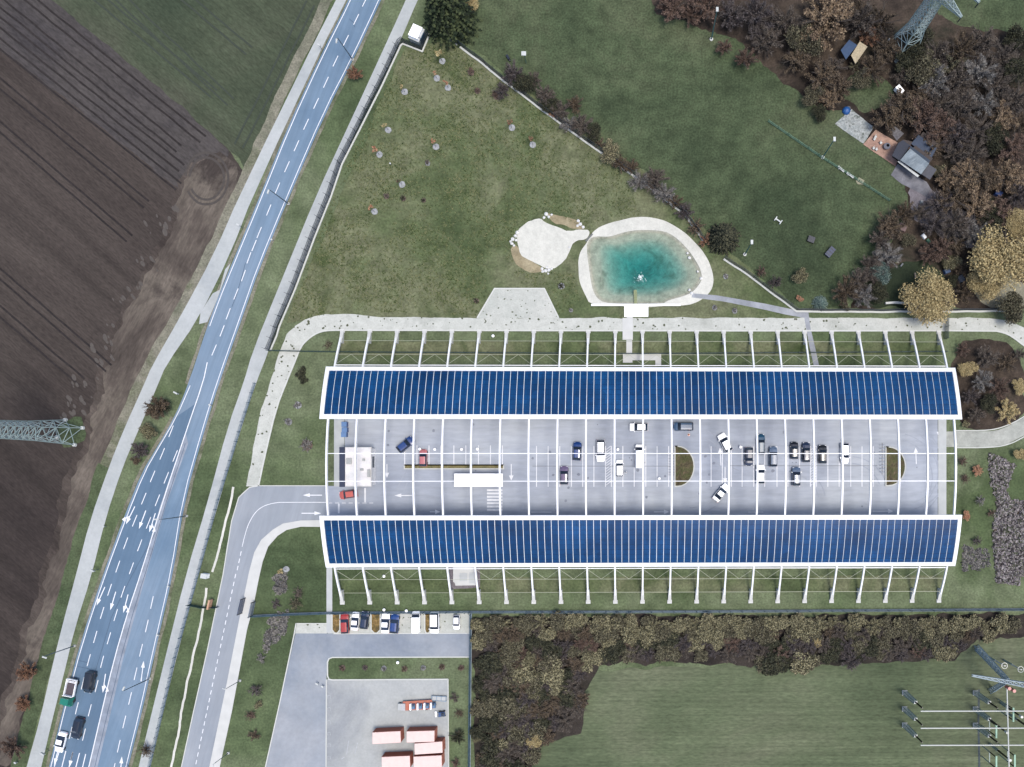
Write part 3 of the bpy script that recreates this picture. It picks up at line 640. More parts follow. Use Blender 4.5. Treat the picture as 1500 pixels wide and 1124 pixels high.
# ================================================================ VEHICLES
M_glass = flat('car_glass', (0.012, 0.02, 0.035), 0.12, var=.02, spec=.6)
M_tyre = flat('tyre_rubber', (0.02, 0.02, 0.022), 0.8, var=.05)
M_lampw = flat('headlight_glass', (0.7, 0.72, 0.75), 0.2, var=.02)
M_lampr = flat('tail_light_red', (0.35, 0.02, 0.02), 0.3, var=.02)
M_plate = flat('number_plate', (0.7, 0.7, 0.7), .5, var=.02)
M_dark = flat('dark_plastic', (0.02, 0.022, 0.026), .5, var=.05)
def paint(name, c): return flat('paint_'+name, c, 0.28, var=.02, spec=.5, coat=.6)
PAINT = {'white': paint('white', (.78,.79,.8)), 'blue': paint('blue', C(20,70,150)), 'navy': paint('navy', C(22,46,86)), 'dark': paint('dark', C(24,30,42)),
         'steel': paint('steel', C(70,104,146)), 'red': paint('red', C(190,60,56)), 'pink': paint('pale_red', C(214,130,140)), 'salmon': paint('salmon', C(224,110,100)), 'plum': paint('plum', C(120,104,146)),
         'slate': paint('slate', C(96,120,158)), 'black': paint('black', C(18,26,44)), 'petrol': paint('petrol', C(36,86,124)), 'green': paint('green', C(20,140,120))}
# stations: x, half width, belt height, roof height (roof > belt + .1 means cabin), roof half width
KINDS = {
 'sedan': [(2.25,.62,.55,.55,.5),(2.12,.78,.68,.68,.66),(1.55,.88,.86,.88,.74),(0.98,.9,.93,.96,.74),(0.28,.9,.94,1.42,.62),(-0.75,.9,.95,1.44,.62),(-1.5,.89,.97,1.0,.7),(-2.1,.82,.92,.93,.7),(-2.25,.7,.62,.62,.55)],
 'estate': [(2.3,.62,.55,.55,.5),(2.17,.8,.68,.68,.66),(1.6,.89,.86,.88,.74),(1.0,.9,.93,.97,.74),(0.35,.9,.95,1.46,.64),(-1.75,.9,.97,1.46,.64),(-2.2,.86,.97,1.02,.7),(-2.32,.76,.62,.62,.6)],
 'hatch': [(2.0,.62,.55,.56,.5),(1.88,.8,.7,.7,.66),(1.4,.86,.88,.9,.72),(0.95,.87,.95,.98,.72),(0.3,.87,.97,1.5,.62),(-1.4,.87,.99,1.48,.62),(-1.9,.84,.98,1.04,.68),(-2.02,.74,.6,.62,.6)],
 'van': [(2.55,.7,.75,.76,.6),(2.42,.86,.95,.96,.74),(1.95,.95,1.12,1.16,.8),(1.25,.97,1.16,1.9,.78),(-2.35,.97,1.18,1.96,.8),(-2.55,.94,1.1,1.86,.8)],
 'minivan': [(2.15,.64,.65,.66,.55),(2.02,.82,.8,.82,.7),(1.6,.88,.98,1.0,.74),(1.25,.9,1.02,1.06,.74),(.6,.9,1.05,1.66,.68),(-1.8,.9,1.06,1.66,.68),(-2.1,.88,1.04,1.1,.74),(-2.2,.8,.62,.64,.66)],
}
_car = {}
def car_meshes(kind, col):
    if (kind, col) in _car: return _car[(kind, col)]
    S = KINDS[kind]; V = []; bf = []; gw = []; gr = []; gs = []
    for x, hw, zb, zr, rw in S:
        top = zr > zb+.1
        V += [(x, -hw*.94, .26), (x, -hw, .5), (x, -hw, zb-.06), (x, -hw*.95, zb), (x, -rw, zr), (x, -rw*.5, zr+.04), (x, rw*.5, zr+.04), (x, rw, zr), (x, hw*.95, zb), (x, hw, zb-.06), (x, hw, .5), (x, hw*.94, .26)]
    n = 12
    for i in range(len(S)-1):
        c0 = S[i][3] > S[i][2]+.1; c1 = S[i+1][3] > S[i+1][2]+.1
        for k in range(n-1):
            f = (i*n+k, i*n+k+1, (i+1)*n+k+1, (i+1)*n+k)
            if k in (3, 7) and (c0 or c1): gs.append(f)
            elif k in (4, 5, 6) and c0 != c1: (gw if c1 else gr).append(f)
            else: bf.append(f)
        bf.append((i*n+n-1, i*n, (i+1)*n, (i+1)*n+n-1))
    bf.append(tuple(range(n))[::-1]); l_ = (len(S)-1)*n; bf.append(tuple(range(l_, l_+n)))
    if kind == 'van': gr = []; gs = [f for f in gs if V[f[2]][0] > .3]; 
    def sub(fs):
        mb = MB(); used = sorted({i for f in fs for i in f}); mp = {u: j for j, u in enumerate(used)}
        mb.add([V[u] for u in used], [tuple(mp[i] for i in f) for f in fs]); return mb
    if kind == 'van':
        keep = set(gs); 
        for i in range(len(S)-1):
            for k in range(n-1):
                f = (i*n+k, i*n+k+1, (i+1)*n+k+1, (i+1)*n+k)
                if f not in keep and f not in bf and f not in gw: bf.append(f)
    P = {}
    body = sub(bf); Lr = S[-1][0]; Lf = S[0][0]; hwm = max(s_[1] for s_ in S)
    for sy in (1, -1): body.box((S[3][0]-.05 if kind != 'van' else 1.5, sy*(hwm+.1), 1.0 if kind != 'van' else 1.25), (.14, .2, .14))
    P['body'] = body.mesh('body', PAINT[col], smooth=False)
    P['windscreen'] = sub(gw).mesh('windscreen', M_glass)
    if gr: P['rear_window'] = sub(gr).mesh('rear_window', M_glass)
    P['side_window'] = sub(gs).mesh('side_window', M_glass)
    wh = MB(); wh.tube((0, -.11, 0), (0, .11, 0), .32, n=12); P['wheel'] = wh.mesh('wheel', M_tyre)
    hl = MB(); hl.box((0, 0, 0), (.16, .3, .14)); P['headlight'] = hl.mesh('headlight', M_lampw); P['tail_light'] = hl.mesh('tail_light', M_lampr)
    P['_'] = (Lf, Lr, hwm, S[1][2], S[-1][2], S[2][0]*.88, S[-3][0] if kind != 'van' else -1.6)
    _car[(kind, col)] = P; return P
def car(px, py, ang, kind, col, label, group=None, k=1.0, cat='car', name='parked_car', zb=0.07):
    p = G(px, py, .8); P = car_meshes(kind, col); t = thing(name, label, cat, (p.x, p.y, zb), R(ang), group); t.scale = (k, k, k)
    def part(nm, loc=(0,0,0)):
        o = bpy.data.objects.new(nm, P[nm]); COL.objects.link(o); o.parent = t; o.location = loc; return o
    for nm in ('body', 'windscreen', 'rear_window', 'side_window'):
        if nm in P: part(nm)
    Lf, Lr, hw, zf, zr, wf, wr = P['_']
    for x in (Lf*.62, Lr*.6):
        for sy in (1, -1): part('wheel', (x, sy*(hw-.1), .32))
    for sy in (1, -1): part('headlight', (Lf-.16, sy*hw*.66, zf-.06)); part('tail_light', (Lr+.1, sy*hw*.78, max(.62, zr-.02)))
    return t
GP_ = 'cars parked under the solar carport'; GS_ = 'cars parked on the small lower car park'; GR_ = 'vehicles on the main road'
car(594,651.5,39,'hatch','blue','dark blue hatchback standing askew just inside the car park, right of the flat-roofed kiosk',GP_,1.05)
car(620,671,90,'hatch','pink','pale red hatchback with dark windows parked against the long narrow planting strip',GP_,.95)
car(510,724.5,188,'hatch','salmon','salmon red hatchback driving out past the lower end of the flat-roofed kiosk','cars parked under the solar carport',.98,name='moving_car')
car(845.5,661,-97+180+4,'hatch','blue','bright blue hatchback parked left of the long white estate',GP_,1.03)
car(880,660.5,-90,'estate','white','long white estate car parked left of the first hatched walkway',GP_,1.06)
car(826.5,696.5,90,'hatch','plum','mauve car with dark windscreen in the lower row of bays, below the bright blue hatchback',GP_,1.02)
car(907.6,686,90,'minivan','white','small white van standing open beside the hatched walkway with a person at its side',GP_,.86)
car(935.7,626,180,'hatch','white','white car standing crosswise close under the edge of the upper panel roof',GP_,1.02)
car(937,668.5,90,'van','white','long white panel van parked in the middle row',GP_,1.02,'van','parked_van')
car(1001,625,180,'minivan','steel','steel blue people carrier standing crosswise beside the upper panel roof',GP_,1.02)
car(1062,648.7,118,'hatch','white','white car standing askew above the bays, right of the first half-round planter',GP_,1.08)
car(1097,669,-90,'hatch','navy','navy car with pale rear glass parked left of the white car in the lower row',GP_,1.02)
car(1114.6,651,90,'estate','petrol','petrol blue estate car sticking far up out of its bay half under a white arch',GP_,.98)
car(1114,695,90,'hatch','white','white car in the lower row of bays directly below the petrol blue estate car',GP_,1.06)
car(1056.5,722,50,'sedan','white','white saloon with dark rear window standing askew in the lower driving lane',GP_,.98)
car(1132.7,669,90,'estate','slate','slate blue car with a shiny tail parked right of the petrol blue estate car',GP_,.98)
car(1163.6,660,90,'hatch','black','black car with shining bonnet and pink tail lights parked above the light grey-blue car',GP_,.96)
car(1181,662.7,90,'estate','navy','dark navy car with an open tailgate parked right against the second hatched walkway',GP_,.96)
car(1205,665.5,90,'hatch','dark','dark car with a pale roof parked right of the second hatched walkway',GP_,1.02)
car(1237.4,664.4,-90,'estate','white','white estate car parked alone near the second half-round planter',GP_,1.0)
car(1166.4,698,90,'hatch','slate','light grey-blue car alone in the lower row of bays near the second hatched walkway',GP_,1.04)
car(505,913.5,92,'estate','red','red estate car first in the lower parking row beside a shrub bed',GS_,.98)
car(520,910.5,85,'sedan','white','white saloon parked between the red car and the dark blue-grey car',GS_,.9)
car(534,908.7,84,'hatch','navy','dark blue-grey car parked right of the white saloon, before the second shrub bed',GS_,.98)
car(564.7,913,88,'sedan','white','white saloon parked left of the vivid blue car, after the second shrub bed',GS_,1.0)
car(578,914,86,'hatch','blue','vivid blue car parked tight beside a white saloon on the lower car park',GS_,1.06)
car(609.5,911,90,'van','white','big white van with dark rear glass parked left of the last shrub bed',GS_,.9,'van','parked_van')
car(636.7,912.5,-90,'minivan','white','white people carrier parked right of the last shrub bed',GS_,1.08)
car(668.6,912,-90,'hatch','white','small white car with big dark windscreen parked alone at the end of the lower row',GS_,.8)
car(89,1087.5,-104,'sedan','white','white saloon driving down the left lane behind the green lorry',GR_,1.0,name='moving_car')
car(113.5,1067,-104,'estate','black','black estate car in the middle lane, level with the white saloon',GR_,1.04,name='moving_car')
car(131.5,999.5,-102,'van','dark','dark delivery van in the middle lane beside the green lorry',GR_,.92,'van','moving_van')
# green lorry with open bed
p = G(102.5, 1014, 1.0); t = thing('lorry', 'small green lorry with an empty open load bed in the left lane', 'lorry', (p.x, p.y, .07), R(-102), GR_)
mb = MB(); mb.box((1.75,0,1.35),(1.5,1.95,1.7),0,.88); mb.box((2.7,0,.85),(.7,1.85,.7),0,.9); mb.build('cab', PAINT['green'], t, rel=False)
mb = MB(); mb.box((2.42,0,1.62),(.22,1.7,.6),0,.9); mb.build('windscreen', M_glass, t, rel=False)
mb = MB(); mb.box((-1.0,0,.62),(4.0,1.1,.25)); mb.build('chassis', M_dark, t, rel=False)
mb = MB(); mb.box((-1.05,0,.83),(3.5,1.95,.08)); mb.build('load_bed', flat('lorry_bed', C(92,84,96), .8), t, rel=False)
mb = MB()
for c_, d_ in (((-1.05,1.02,1.1),(3.6,.1,.5)), ((-1.05,-1.02,1.1),(3.6,.1,.5)), ((-2.85,0,1.1),(.1,2.1,.5)), ((.75,0,1.25),(.1,2.1,.8)), ((-2.3,0,1.38),(.1,2.0,.1)), ((-2.55,.0,1.38),(.1,2.0,.1))): mb.box(c_, d_)
mb.build('side_board', flat('board_white', (.75,.75,.75), .6), t, rel=False)
for x in (1.9, -2.0):
    for sy in (1, -1):
        mb = MB(); mb.tube((x, sy*.8, .42), (x, sy*1.02, .42), .42, n=12); mb.build('wheel', M_tyre, t, rel=False)
for sy in (1, -1):
    mb = MB(); mb.box((3.05, sy*.65, .8), (.08,.3,.2)); mb.build('headlight', M_lampw, t, rel=False)

# a person beside the open van
def person(px, py, label, shirt, trousers, face=0, arm=0):
    p = G(px, py, 0.9); me = bpy.data.meshes.new('person')
    J = [((0,0,.95),.15),((0,0,1.2),.14),((0,0,1.42),.16),((0.01,0,1.52),.065),((.02,0,1.63),.095),((.02,0,1.72),.08),
         ((.02,.19,1.42),.065),((.08,.25,1.15),.045),((.3,.22,1.1),.035),((.38,.21,1.1),.04),
         ((.02,-.19,1.42),.065),((-.02,-.26,1.15),.045),((.1,-.27,.93),.035),((.15,-.27,.86),.04),
         ((0,.1,.88),.095),((.08,.11,.5),.065),((.02,.11,.1),.045),((.16,.12,.05),.04),((0,-.1,.88),.095),((-.04,-.11,.5),.065),((-.12,-.11,.1),.045),((.02,-.12,.05),.04)]
    E = [(0,1),(1,2),(2,3),(3,4),(4,5),(2,6),(6,7),(7,8),(8,9),(2,10),(10,11),(11,12),(12,13),(0,14),(14,15),(15,16),(16,17),(0,18),(18,19),(19,20),(20,21)]
    me.from_pydata([j[0] for j in J], E, []); o = bpy.data.objects.new('person', me); COL.objects.link(o)
    md = o.modifiers.new('skin', 'SKIN')
    for i, j in enumerate(J): me.skin_vertices[0].data[i].radius = (j[1], j[1])
    me.skin_vertices[0].data[0].use_root = True; o.modifiers.new('sub', 'SUBSURF').levels = 1
    mt, t_, b_ = newmat('person_clothes'); sp_ = t_.nodes.new('ShaderNodeSeparateXYZ'); tc_ = t_.nodes.new('ShaderNodeTexCoord'); t_.links.new(tc_.outputs['Object'], sp_.inputs[0])
    rp_ = t_.nodes.new('ShaderNodeValToRGB'); rp_.color_ramp.interpolation = 'CONSTANT'; e_ = rp_.color_ramp.elements
    dv_ = t_.nodes.new('ShaderNodeMath'); dv_.operation = 'DIVIDE'; dv_.inputs[1].default_value = 2.0; t_.links.new(sp_.outputs[2], dv_.inputs[0]); t_.links.new(dv_.outputs[0], rp_.inputs[0])
    e_[0].position = 0; e_[0].color = (.02,.02,.02,1); e_[1].position = .06; e_[1].color = (*trousers,1)
    for pos, c_ in ((.46, shirt), (.76, (.5,.3,.22))): q = e_.new(pos); q.color = (*c_, 1)
    t_.links.new(rp_.outputs[0], b_.inputs['Base Color']); me.materials.append(mt)
    o.location = (p.x, p.y, .07); o.rotation_euler = (0,0,R(face)); tag(o, label, 'person')
    hb = MB(); hb.dome((.0,0,1.68), .1, .12, 10, 4); hb.build('hair', flat('dark_hair', (.03,.02,.015), .8), o, rel=False)
person(917.5, 692, 'person in a white top and dark trousers standing beside the small white van', (.75,.76,.78), (.03,.04,.07), 170)

# ================================================================ SMALL BUILDINGS AND YARD
def yardbox(): pass
# kiosk at the entrance
def rect(x0, y0, x1, y1, z): a = G(x0, y0, z); b_ = G(x1, y1, z); return (a.x+b_.x)/2, (a.y+b_.y)/2, abs(b_.x-a.x), abs(b_.y-a.y)
M_wall = flat('render_wall', (.6,.6,.6), .8, var=.05)
M_roofp = ground('gravel_roof', [(.44,.44,.43), (.47,.45,.44), (.5,.5,.5)], big=.35, mid=.8, fine=3, fv=.05, mv=.06)
cx_, cy_, dx_, dy_ = rect(505.5, 655, 544.5, 713, 3.3)
t = thing('kiosk', 'flat-roofed kiosk with pale gravel roof and one dark roof strip at the car park entrance', 'kiosk', (cx_, cy_, .07))
MB().box((cx_, cy_, 1.6), (dx_-.6, dy_-.6, 3.1)).build('wall', M_wall, t)
rf = MB().box((cx_, cy_, 3.22), (dx_, dy_, .3)).build('roof', M_roofp, t)
mb = MB()
for a, b_, w_, h_ in ((cx_-dx_/2+.9, cy_+1.2, 1.1, 1.3), (cx_+.8, cy_-.6, .7, .5), (cx_+dx_/2-.55, cy_-1.4, .6, 1.6), (cx_+1.2, cy_+1.5, .5, .5)): mb.box((a, b_, 3.52), (w_, h_, .35))
mb.build('roof_vent', flat('vent_metal', C(190,194,200), .5), rf)
mb = MB(); mb.box((cx_, cy_+dy_/2-.08, 3.42), (dx_, .14, .12)); mb.box((cx_, cy_-dy_/2+.08, 3.42), (dx_, .14, .12)); mb.box((cx_+dx_/2-.08, cy_, 3.42), (.14, dy_-.3, .12)); mb.build('roof_rim', M_conc, rf)
x2, y2, d2, e2 = rect(497, 655, 505.3, 713.5, 3.5); MB().box((x2, y2, 3.3), (d2, e2, .4)).build('dark_roof', flat('dark_felt', C(42,54,88), .7), t)
mb = MB(); mb.box((x2+.1, y2, 1.55), (d2-.3, e2-.4, 3.0)); mb.build('side_wall', flat('side_wall', (.2,.22,.26), .8), t)
MB().box((cx_-1, cy_-dy_/2+.28, 1.1), (1, .1, 2.1)).build('door', M_dark, t)
MB().box((cx_+dx_/2-.28, cy_+1, 1.5), (.1, 2.4, 1.0)).build('window', M_glass, t)
# glass-roofed shelter
cx_, cy_, dx_, dy_ = rect(665.5, 694, 736.5, 713, 2.8)
t = thing('trolley_shelter', 'long white flat shelter roof on thin posts above the zebra crossing', 'shelter', (cx_, cy_, .07))
MB().box((cx_, cy_, 2.85), (dx_, dy_, .1)).build('roof', flat('shelter_roof', (.78,.78,.77), .5, var=.04), t)
for i in range(5):
    for sy in (-1, 1): MB().box((cx_-dx_/2+.5+i*(dx_-1)/4, cy_+sy*(dy_/2-.15), 1.43), (.12, .12, 2.76)).build('post', M_dark, t)
MB().box((cx_, cy_+dy_/2-.35, .5), (dx_-2, .35, .08)).build('bench', M_dark, t)
# blue bins
for i, (x, y) in enumerate(((505.5,622),(506,630),(505,637))):
    p = G(x, y, .7); t = thing('recycling_bin', ['blue recycling bin half under the upper roof edge near the kiosk', 'blue recycling bin in the middle of the three near the kiosk', 'paler blue recycling bin nearest the kiosk'][i], 'bin', (p.x, p.y, .09), 0, 'recycling bins near the kiosk')
    MB().box((0,0,.6),(1.0,.95,1.1),0,1.1).build('body', flat('bin_blue%d' % (i == 2), C(60,110,190) if i == 2 else C(30,84,176), .4), t, rel=False)
    MB().box((0,0,1.2),(1.15,1.08,.1)).build('lid', flat('bin_lid', C(110,150,210), .4), t, rel=False)
# concrete pump slab under the lower roof
t0 = G(682, 845)
t = thing('technical_slab', 'pale concrete technical slab with hatches set in dark gravel below the lower panel roof', 'slab', (t0.x, t0.y, 0))
MB().prism(GP([(664.5,828),(698,828),(698,857),(668,857.5),(666.5,853),(664.5,852)]), 0.02, .5).build('slab', M_conc, t)
mb = MB(); mb.sheet(rough(GP([(658,828),(703,828),(703,861),(660,863)]), .12, .6), .06); mb.build('gravel_bed', ground('dark_gravel', [C(120,114,126), C(150,144,154)], fine=4, fv=.3), t)
mb = MB(); mb.prism(GP([(674,839),(685,839),(685,851),(674,851)]), .5, .56); mb.prism(GP([(688,838),(696,838),(696,854),(688,854)]), .5, .54); mb.build('hatch', M_concg, t)
# planters
def planter(pts, label, soil, z=.3, loc=None):
    c = G(*loc); t = thing('planter', label, 'planter', (c.x, c.y, .07)); w_ = GP(pts)
    kb = MB(); ribbon(kb, w_+[w_[0], w_[1]], .24, .05, z); kb.build('kerb', M_kerb, t)
    MB().prism(w_, .05, z-.06).build('soil', soil, t); return t
M_bed = ground('bed_plants', [C(78,72,62), C(112,104,84), C(92,98,66), C(130,112,98)], big=.5, mid=1.2, fine=4, fv=.35, mv=.3)
M_dry = ground('dry_hedge', [C(128,118,84), C(150,142,106), C(112,112,86)], big=.5, mid=1.5, fine=4, fv=.3)
def halfround(x0, y0, y1, bulge): 
    ym = (y0+y1)/2; n = 14
    return [(x0, y0)]+[(x0+4+(bulge-4)*math.sin(math.pi*i/n), ym-(y1-y0)/2*math.cos(math.pi*i/n)) for i in range(0, n+1)]+[(x0, y1)]
planter(halfround(988.5, 654, 712.5, 28), 'half-round planting bed with brown shrubs in the middle of the car park', M_bed, .35, (1000,683))
planter(halfround(1297, 655, 711.5, 28.5), 'half-round planting bed at the right end of the parking rows', M_bed, .35, (1308,683))
planter([(593,681.5),(738,681.5),(738,686.8),(593,686.8)], 'long narrow planting strip with a dry clipped hedge behind the first bays', M_dry, .4, (665,684))
# bicycle racks at the second planter
p = G(1292, 672); t = thing('bicycle_rack', 'row of blue-grey bicycle stands along the flat side of the right-hand half-round planter', 'bicycle rack', (p.x, p.y, .07))
for i in range(9):
    y_ = (i-4)*.75
    mb = MB(); mb.bar((-.5,y_,0),(-.5,y_,.8),.07); mb.bar((.5,y_,0),(.5,y_,.8),.07); mb.bar((-.5,y_,.8),(.5,y_,.8),.07); mb.build('hoop', flat('rack_steel', C(80,120,170), .4), t, rel=False)
MB().box((0,0,.03),(.1,7,.05)).build('rail', M_dark, t, rel=False)
for j, (x, y) in enumerate(((983.5,674),(983.5,690))):
    p = G(x, y); t = thing('trolley_rack', 'thin steel rack hoops by the flat side of the middle planter, ' + ('upper end' if j == 0 else 'lower end'), 'rack', (p.x, p.y, .07))
    for i in range(4): MB().bar((-.6,i*.6-.9,.0),(-.6,i*.6-.9,.7),.05).bar((.6,i*.6-.9,0),(.6,i*.6-.9,.7),.05).bar((-.6,i*.6-.9,.7),(.6,i*.6-.9,.7),.05).build('hoop', M_dark, t, rel=False)
# shrub beds between the lower parking bays
M_bedo = ground('ochre_shrubs', [C(130,104,70), C(160,134,92), C(112,100,66), C(96,84,74)], big=.6, mid=1.5, fine=4, fv=.35, mv=.3)
for i, (x0, x1) in enumerate(((487.5,499),(544.5,558),(623,631))):
    planter([(x0,899),(x1,899),(x1,922),((x0+x1)/2+2,927),((x0+x1)/2-2,927),(x0,922)], ['ochre shrub bed at the left end of the lower parking row', 'ochre shrub bed between the dark blue-grey car and a white saloon', 'narrow ochre shrub bed between two white vans in the lower row'][i], M_bedo, .45, ((x0+x1)/2, 912))
# hut at the top
def hut():
    a = [G(605.5,34.5,2.9), G(618.7,40.5,2.9), G(611,57,2.9), G(597.5,51,2.9)]
    c = sum(a, Vector())/4; t = thing('transformer_hut', 'white flat-roofed transformer hut inside a small walled corner beside the tall spruce', 'hut', (c.x, c.y, 0))
    sc_ = lambda k, z: [c+(p-c)*k for p in a]
    MB().prism(sc_(1.12, 0), 0, 1.9).build('wall', flat('hut_wall', C(196,212,222), .7), t)
    MB().prism(sc_(1.16, 0), 1.9, 2.0).build('ledge', M_concg, t)
    MB().prism(sc_(1.0, 0), 2.0, 2.9).build('roof', flat('hut_roof', (.8,.8,.8), .6), t)
    b_ = sc_(1.14, 0)
    mb = MB(); mb.bar(b_[1].lerp(b_[2], .2)+Vector((.03,0,-1.8)), b_[1].lerp(b_[2], .8)+Vector((.03,0,-1.8)), .12, 1.7); mb.build('door', flat('hut_door', C(40,96,140), .5), t)
hut()
# containers
M_cont = flat('container_salmon', (.5,.38,.35), .6, var=.05, scale=.8); M_conts = flat('container_red', C(206,124,104), .7, var=.08, scale=.8)
def container(pts, h, label):
    a = [G(x, y, h) for x, y in pts]; c = sum(a, Vector())/4; t = thing('shipping_container', label, 'container', (c.x, c.y, .062), 0, 'salmon shipping containers in the storage yard')
    MB().prism(a, .062, h-.08).build('side_wall', M_conts, t)
    k = [c+(p-c)*1.004 for p in a]; rf = MB().prism(k, h-.08, h).build('roof', M_cont, t)
    d = (a[1]-a[0]); n_ = (a[3]-a[0]); mb = MB(); nr = 20
    for i in range(1, nr): q = a[0]+d*(i/nr); mb.bar(q+n_*.04+Vector((0,0,.02)), q+n_*.96+Vector((0,0,.02)), .14, .04)
    mb.build('roof_rib', M_cont, rf)
    mb = MB(); nn = n_.normalized()
    for i in range(0, nr+1):
        for e_, s_ in ((a[0], -1), (a[3], 1)):
            q = e_+d*(i/nr)+nn*.03*s_; q1 = q.copy(); q1.z = .15; q.z = h-.15; mb.bar(q1, q, .12, .08)
    mb.build('wall_rib', M_conts, t)
    for s_ in (0, 1):
        e0 = (a[1] if s_ == 0 else a[1].lerp(a[2], .5)); e1 = e0+(a[2]-a[1])*.48; dd = d.normalized()*.04
        mb = MB(); q0 = e0+dd; q1 = e1+dd; q0.z = q1.z = h/2+.05; mb.bar(q0, q1, .05, h-.4); mb.build('door', M_conts, t)
def Z2(x, y): return (530+x/9.86, 1010+y/9.86)
for pts, h, lb in (([(155,625),(555,605),(562,768),(155,790)], 2.7, 'salmon shipping container standing alone at the upper left of the stack'),
                   ([(648,610),(1048,598),(1045,755),(650,768)], 2.7, 'salmon shipping container highest in the storage yard, right of the lone one'),
                   ([(762,785),(1160,755),(1165,915),(765,942)], 2.7, 'pale salmon container wedged between the upper right and the lower right one'),
                   ([(288,980),(690,962),(697,1126),(292,1146)], 2.7, 'salmon shipping container lowest on the left, cut off by the photo edge'),
                   ([(748,975),(1150,955),(1155,1118),(752,1135)], 2.7, 'salmon container with a stained roof lowest on the right')):
    container([Z2(*p) for p in pts], h, lb)
# row of small machines in front of a red barrier
p = G(612, 1034, .6)
t = thing('flat_trailer', 'flat red-edged trailer loaded with a row of blue and white machines in the storage yard', 'trailer', (p.x, p.y, .062), R(3))
MB().box((0,.15,.6),(6.4,2.0,.18)).build('deck', M_conts, t, rel=False)
for x in (-1.8, 1.8):
    for sy in (-1, 1): MB().tube((x, sy*.85, .32), (x, sy*1.05, .32), .32, n=10).build('wheel', M_tyre, t, rel=False)
MB().bar((3.2,0,.55),(4.1,0,.5),.1).build('drawbar', M_dark, t, rel=False)
M_mach = flat('machine_blue', C(88,132,180), .5); M_machw = flat('machine_white', (.78,.78,.78), .5)
for i, (x, y) in enumerate(((604.5,1035.5),(615,1035),(625,1034.5),(634.5,1034))):
    p = G(x, y, 1.2); t = thing('work_machine', ['blue and white work machine nearest the grey cart', 'blue and white work machine second from the grey cart', 'blue and white work machine between its two right-hand neighbours', 'blue and white work machine at the right end of the row on the trailer'][i], 'machine', (p.x, p.y, .69), 0, 'blue and white machines on the trailer')
    MB().box((.15,0,.35),(.7,1.2,.6),0,.85).build('body', M_mach, t, rel=False); MB().box((-.45,-.05,.55),(.34,1.5,.5),0,.9).build('hood', M_machw, t, rel=False)
    MB().box((.15,.3,.75),(.3,.3,.25)).build('seat', M_dark, t, rel=False)
p = G(589, 1035, .5); t = thing('hand_cart', 'pale grey box cart at the left end of the machine row', 'cart', (p.x, p.y, .062))
MB().box((-.4,0,.5),(.75,1.4,.7)).build('body', M_concg, t, rel=False); MB().box((.35,0,.55),(.95,1.5,.9)).build('cover', flat('cart_cover', C(206,208,220), .6), t, rel=False)
for sx in (-.5, .5): MB().tube((sx,-.8,.2),(sx,.8,.2),.2,n=8).build('wheel', M_tyre, t, rel=False)
p = G(643, 1023.5, .5); t = thing('steel_rack', 'pale blue-grey steel rack lying at the yard edge above the machines', 'rack', (p.x, p.y, .062), R(-3))
mb = MB()
for y_ in (-.5, .5): mb.bar((-1.6,y_,.5),(1.6,y_,.5),.12)
for x_ in (-1.6,-.5,.5,1.6): mb.bar((x_,-.5,.5),(x_,.5,.5),.1); mb.bar((x_,-.5,0),(x_,-.5,.5),.08); mb.bar((x_,.5,0),(x_,.5,.5),.08)
mb.build('frame', flat('frame_steel', C(140,168,200), .5), t, rel=False); MB().box((0,0,.3),(2.9,.8,.3)).build('plank', M_concg, t, rel=False)
p = G(647, 1046.5, .8); t = thing('compact_loader', 'dark blue compact loader with a bucket at the right edge of the storage yard', 'loader', (p.x, p.y, .062), R(5))
MB().box((0,0,.6),(1.3,.9,.7)).build('body', flat('loader_blue', C(36,84,150), .4), t, rel=False); MB().box((.3,0,1.2),(.6,.7,.5),0,.85).build('cab', M_glass, t, rel=False)
mb = MB(); mb.bar((-.5,.5,.9),(-1.2,.45,.3),.1); mb.bar((-.5,-.5,.9),(-1.2,-.45,.3),.1); mb.build('arm', M_mach, t, rel=False); MB().box((-1.35,0,.25),(.4,1.2,.35)).build('bucket', M_machw, t, rel=False)
for sx in (-.4, .45):
    for sy in (-1, 1): MB().tube((sx,sy*.45,.3),(sx,sy*.6,.3),.3,n=10).build('wheel', M_tyre, t, rel=False)

# ================================================================ LAMPS, SIGNS, BOLLARDS
M_mast = flat('mast_grey', C(86,106,130), .4); M_mastg = flat('mast_green', C(60,120,130), .4); M_head = flat('lamp_head', C(226,232,240), .4)
def lamp(base, head, h, label, mat=None, group='street lamps', hk=1.0):
    mat = mat or M_mast; b_ = G(*base); t = thing('street_lamp', label, 'street lamp', (b_.x, b_.y, 0), 0, group); hd = G(*head, h)
    MB().tube(b_, b_+Vector((0,0,h-.5)), .13*hk, .08*hk, 8).build('pole', mat, t)
    d = hd-b_; d.z = 0; L_ = max(.2, d.length); d.normalize(); tp = b_+Vector((0,0,h-.5))
    MB().tube(tp, hd-d*.5, .07*hk, .05*hk, 6).build('arm', mat, t)
    a = math.atan2(d.y, d.x); mb = MB(); mb.box((hd.x, hd.y, h+.05), (1.0*hk, .34*hk, .16), a, .8); mb.build('lamp_head', M_head, t)
    MB().box((b_.x, b_.y, .15), (.45, .45, .3)).build('foot', M_conc, t)
lamp((517,88),(493,60),9.0,'street lamp at the right verge of the main road above the rusty bush')
lamp((423,299),(393,281),9.0,'street lamp at the right verge of the main road, nearest the picture middle')
lamp((274,756),(229,761),9.0,'street lamp leaning over the road where the lanes widen')
lamp((220,994),(181,1009),9.0,'street lamp at the right verge near the green lorry')
lamp((110,946),(65,963),9.0,'street lamp between the cycle path and the road, arm over the path')
lamp((352,997),(328,1009),6.0,'slim lamp on the pavement of the access road',hk=.7)
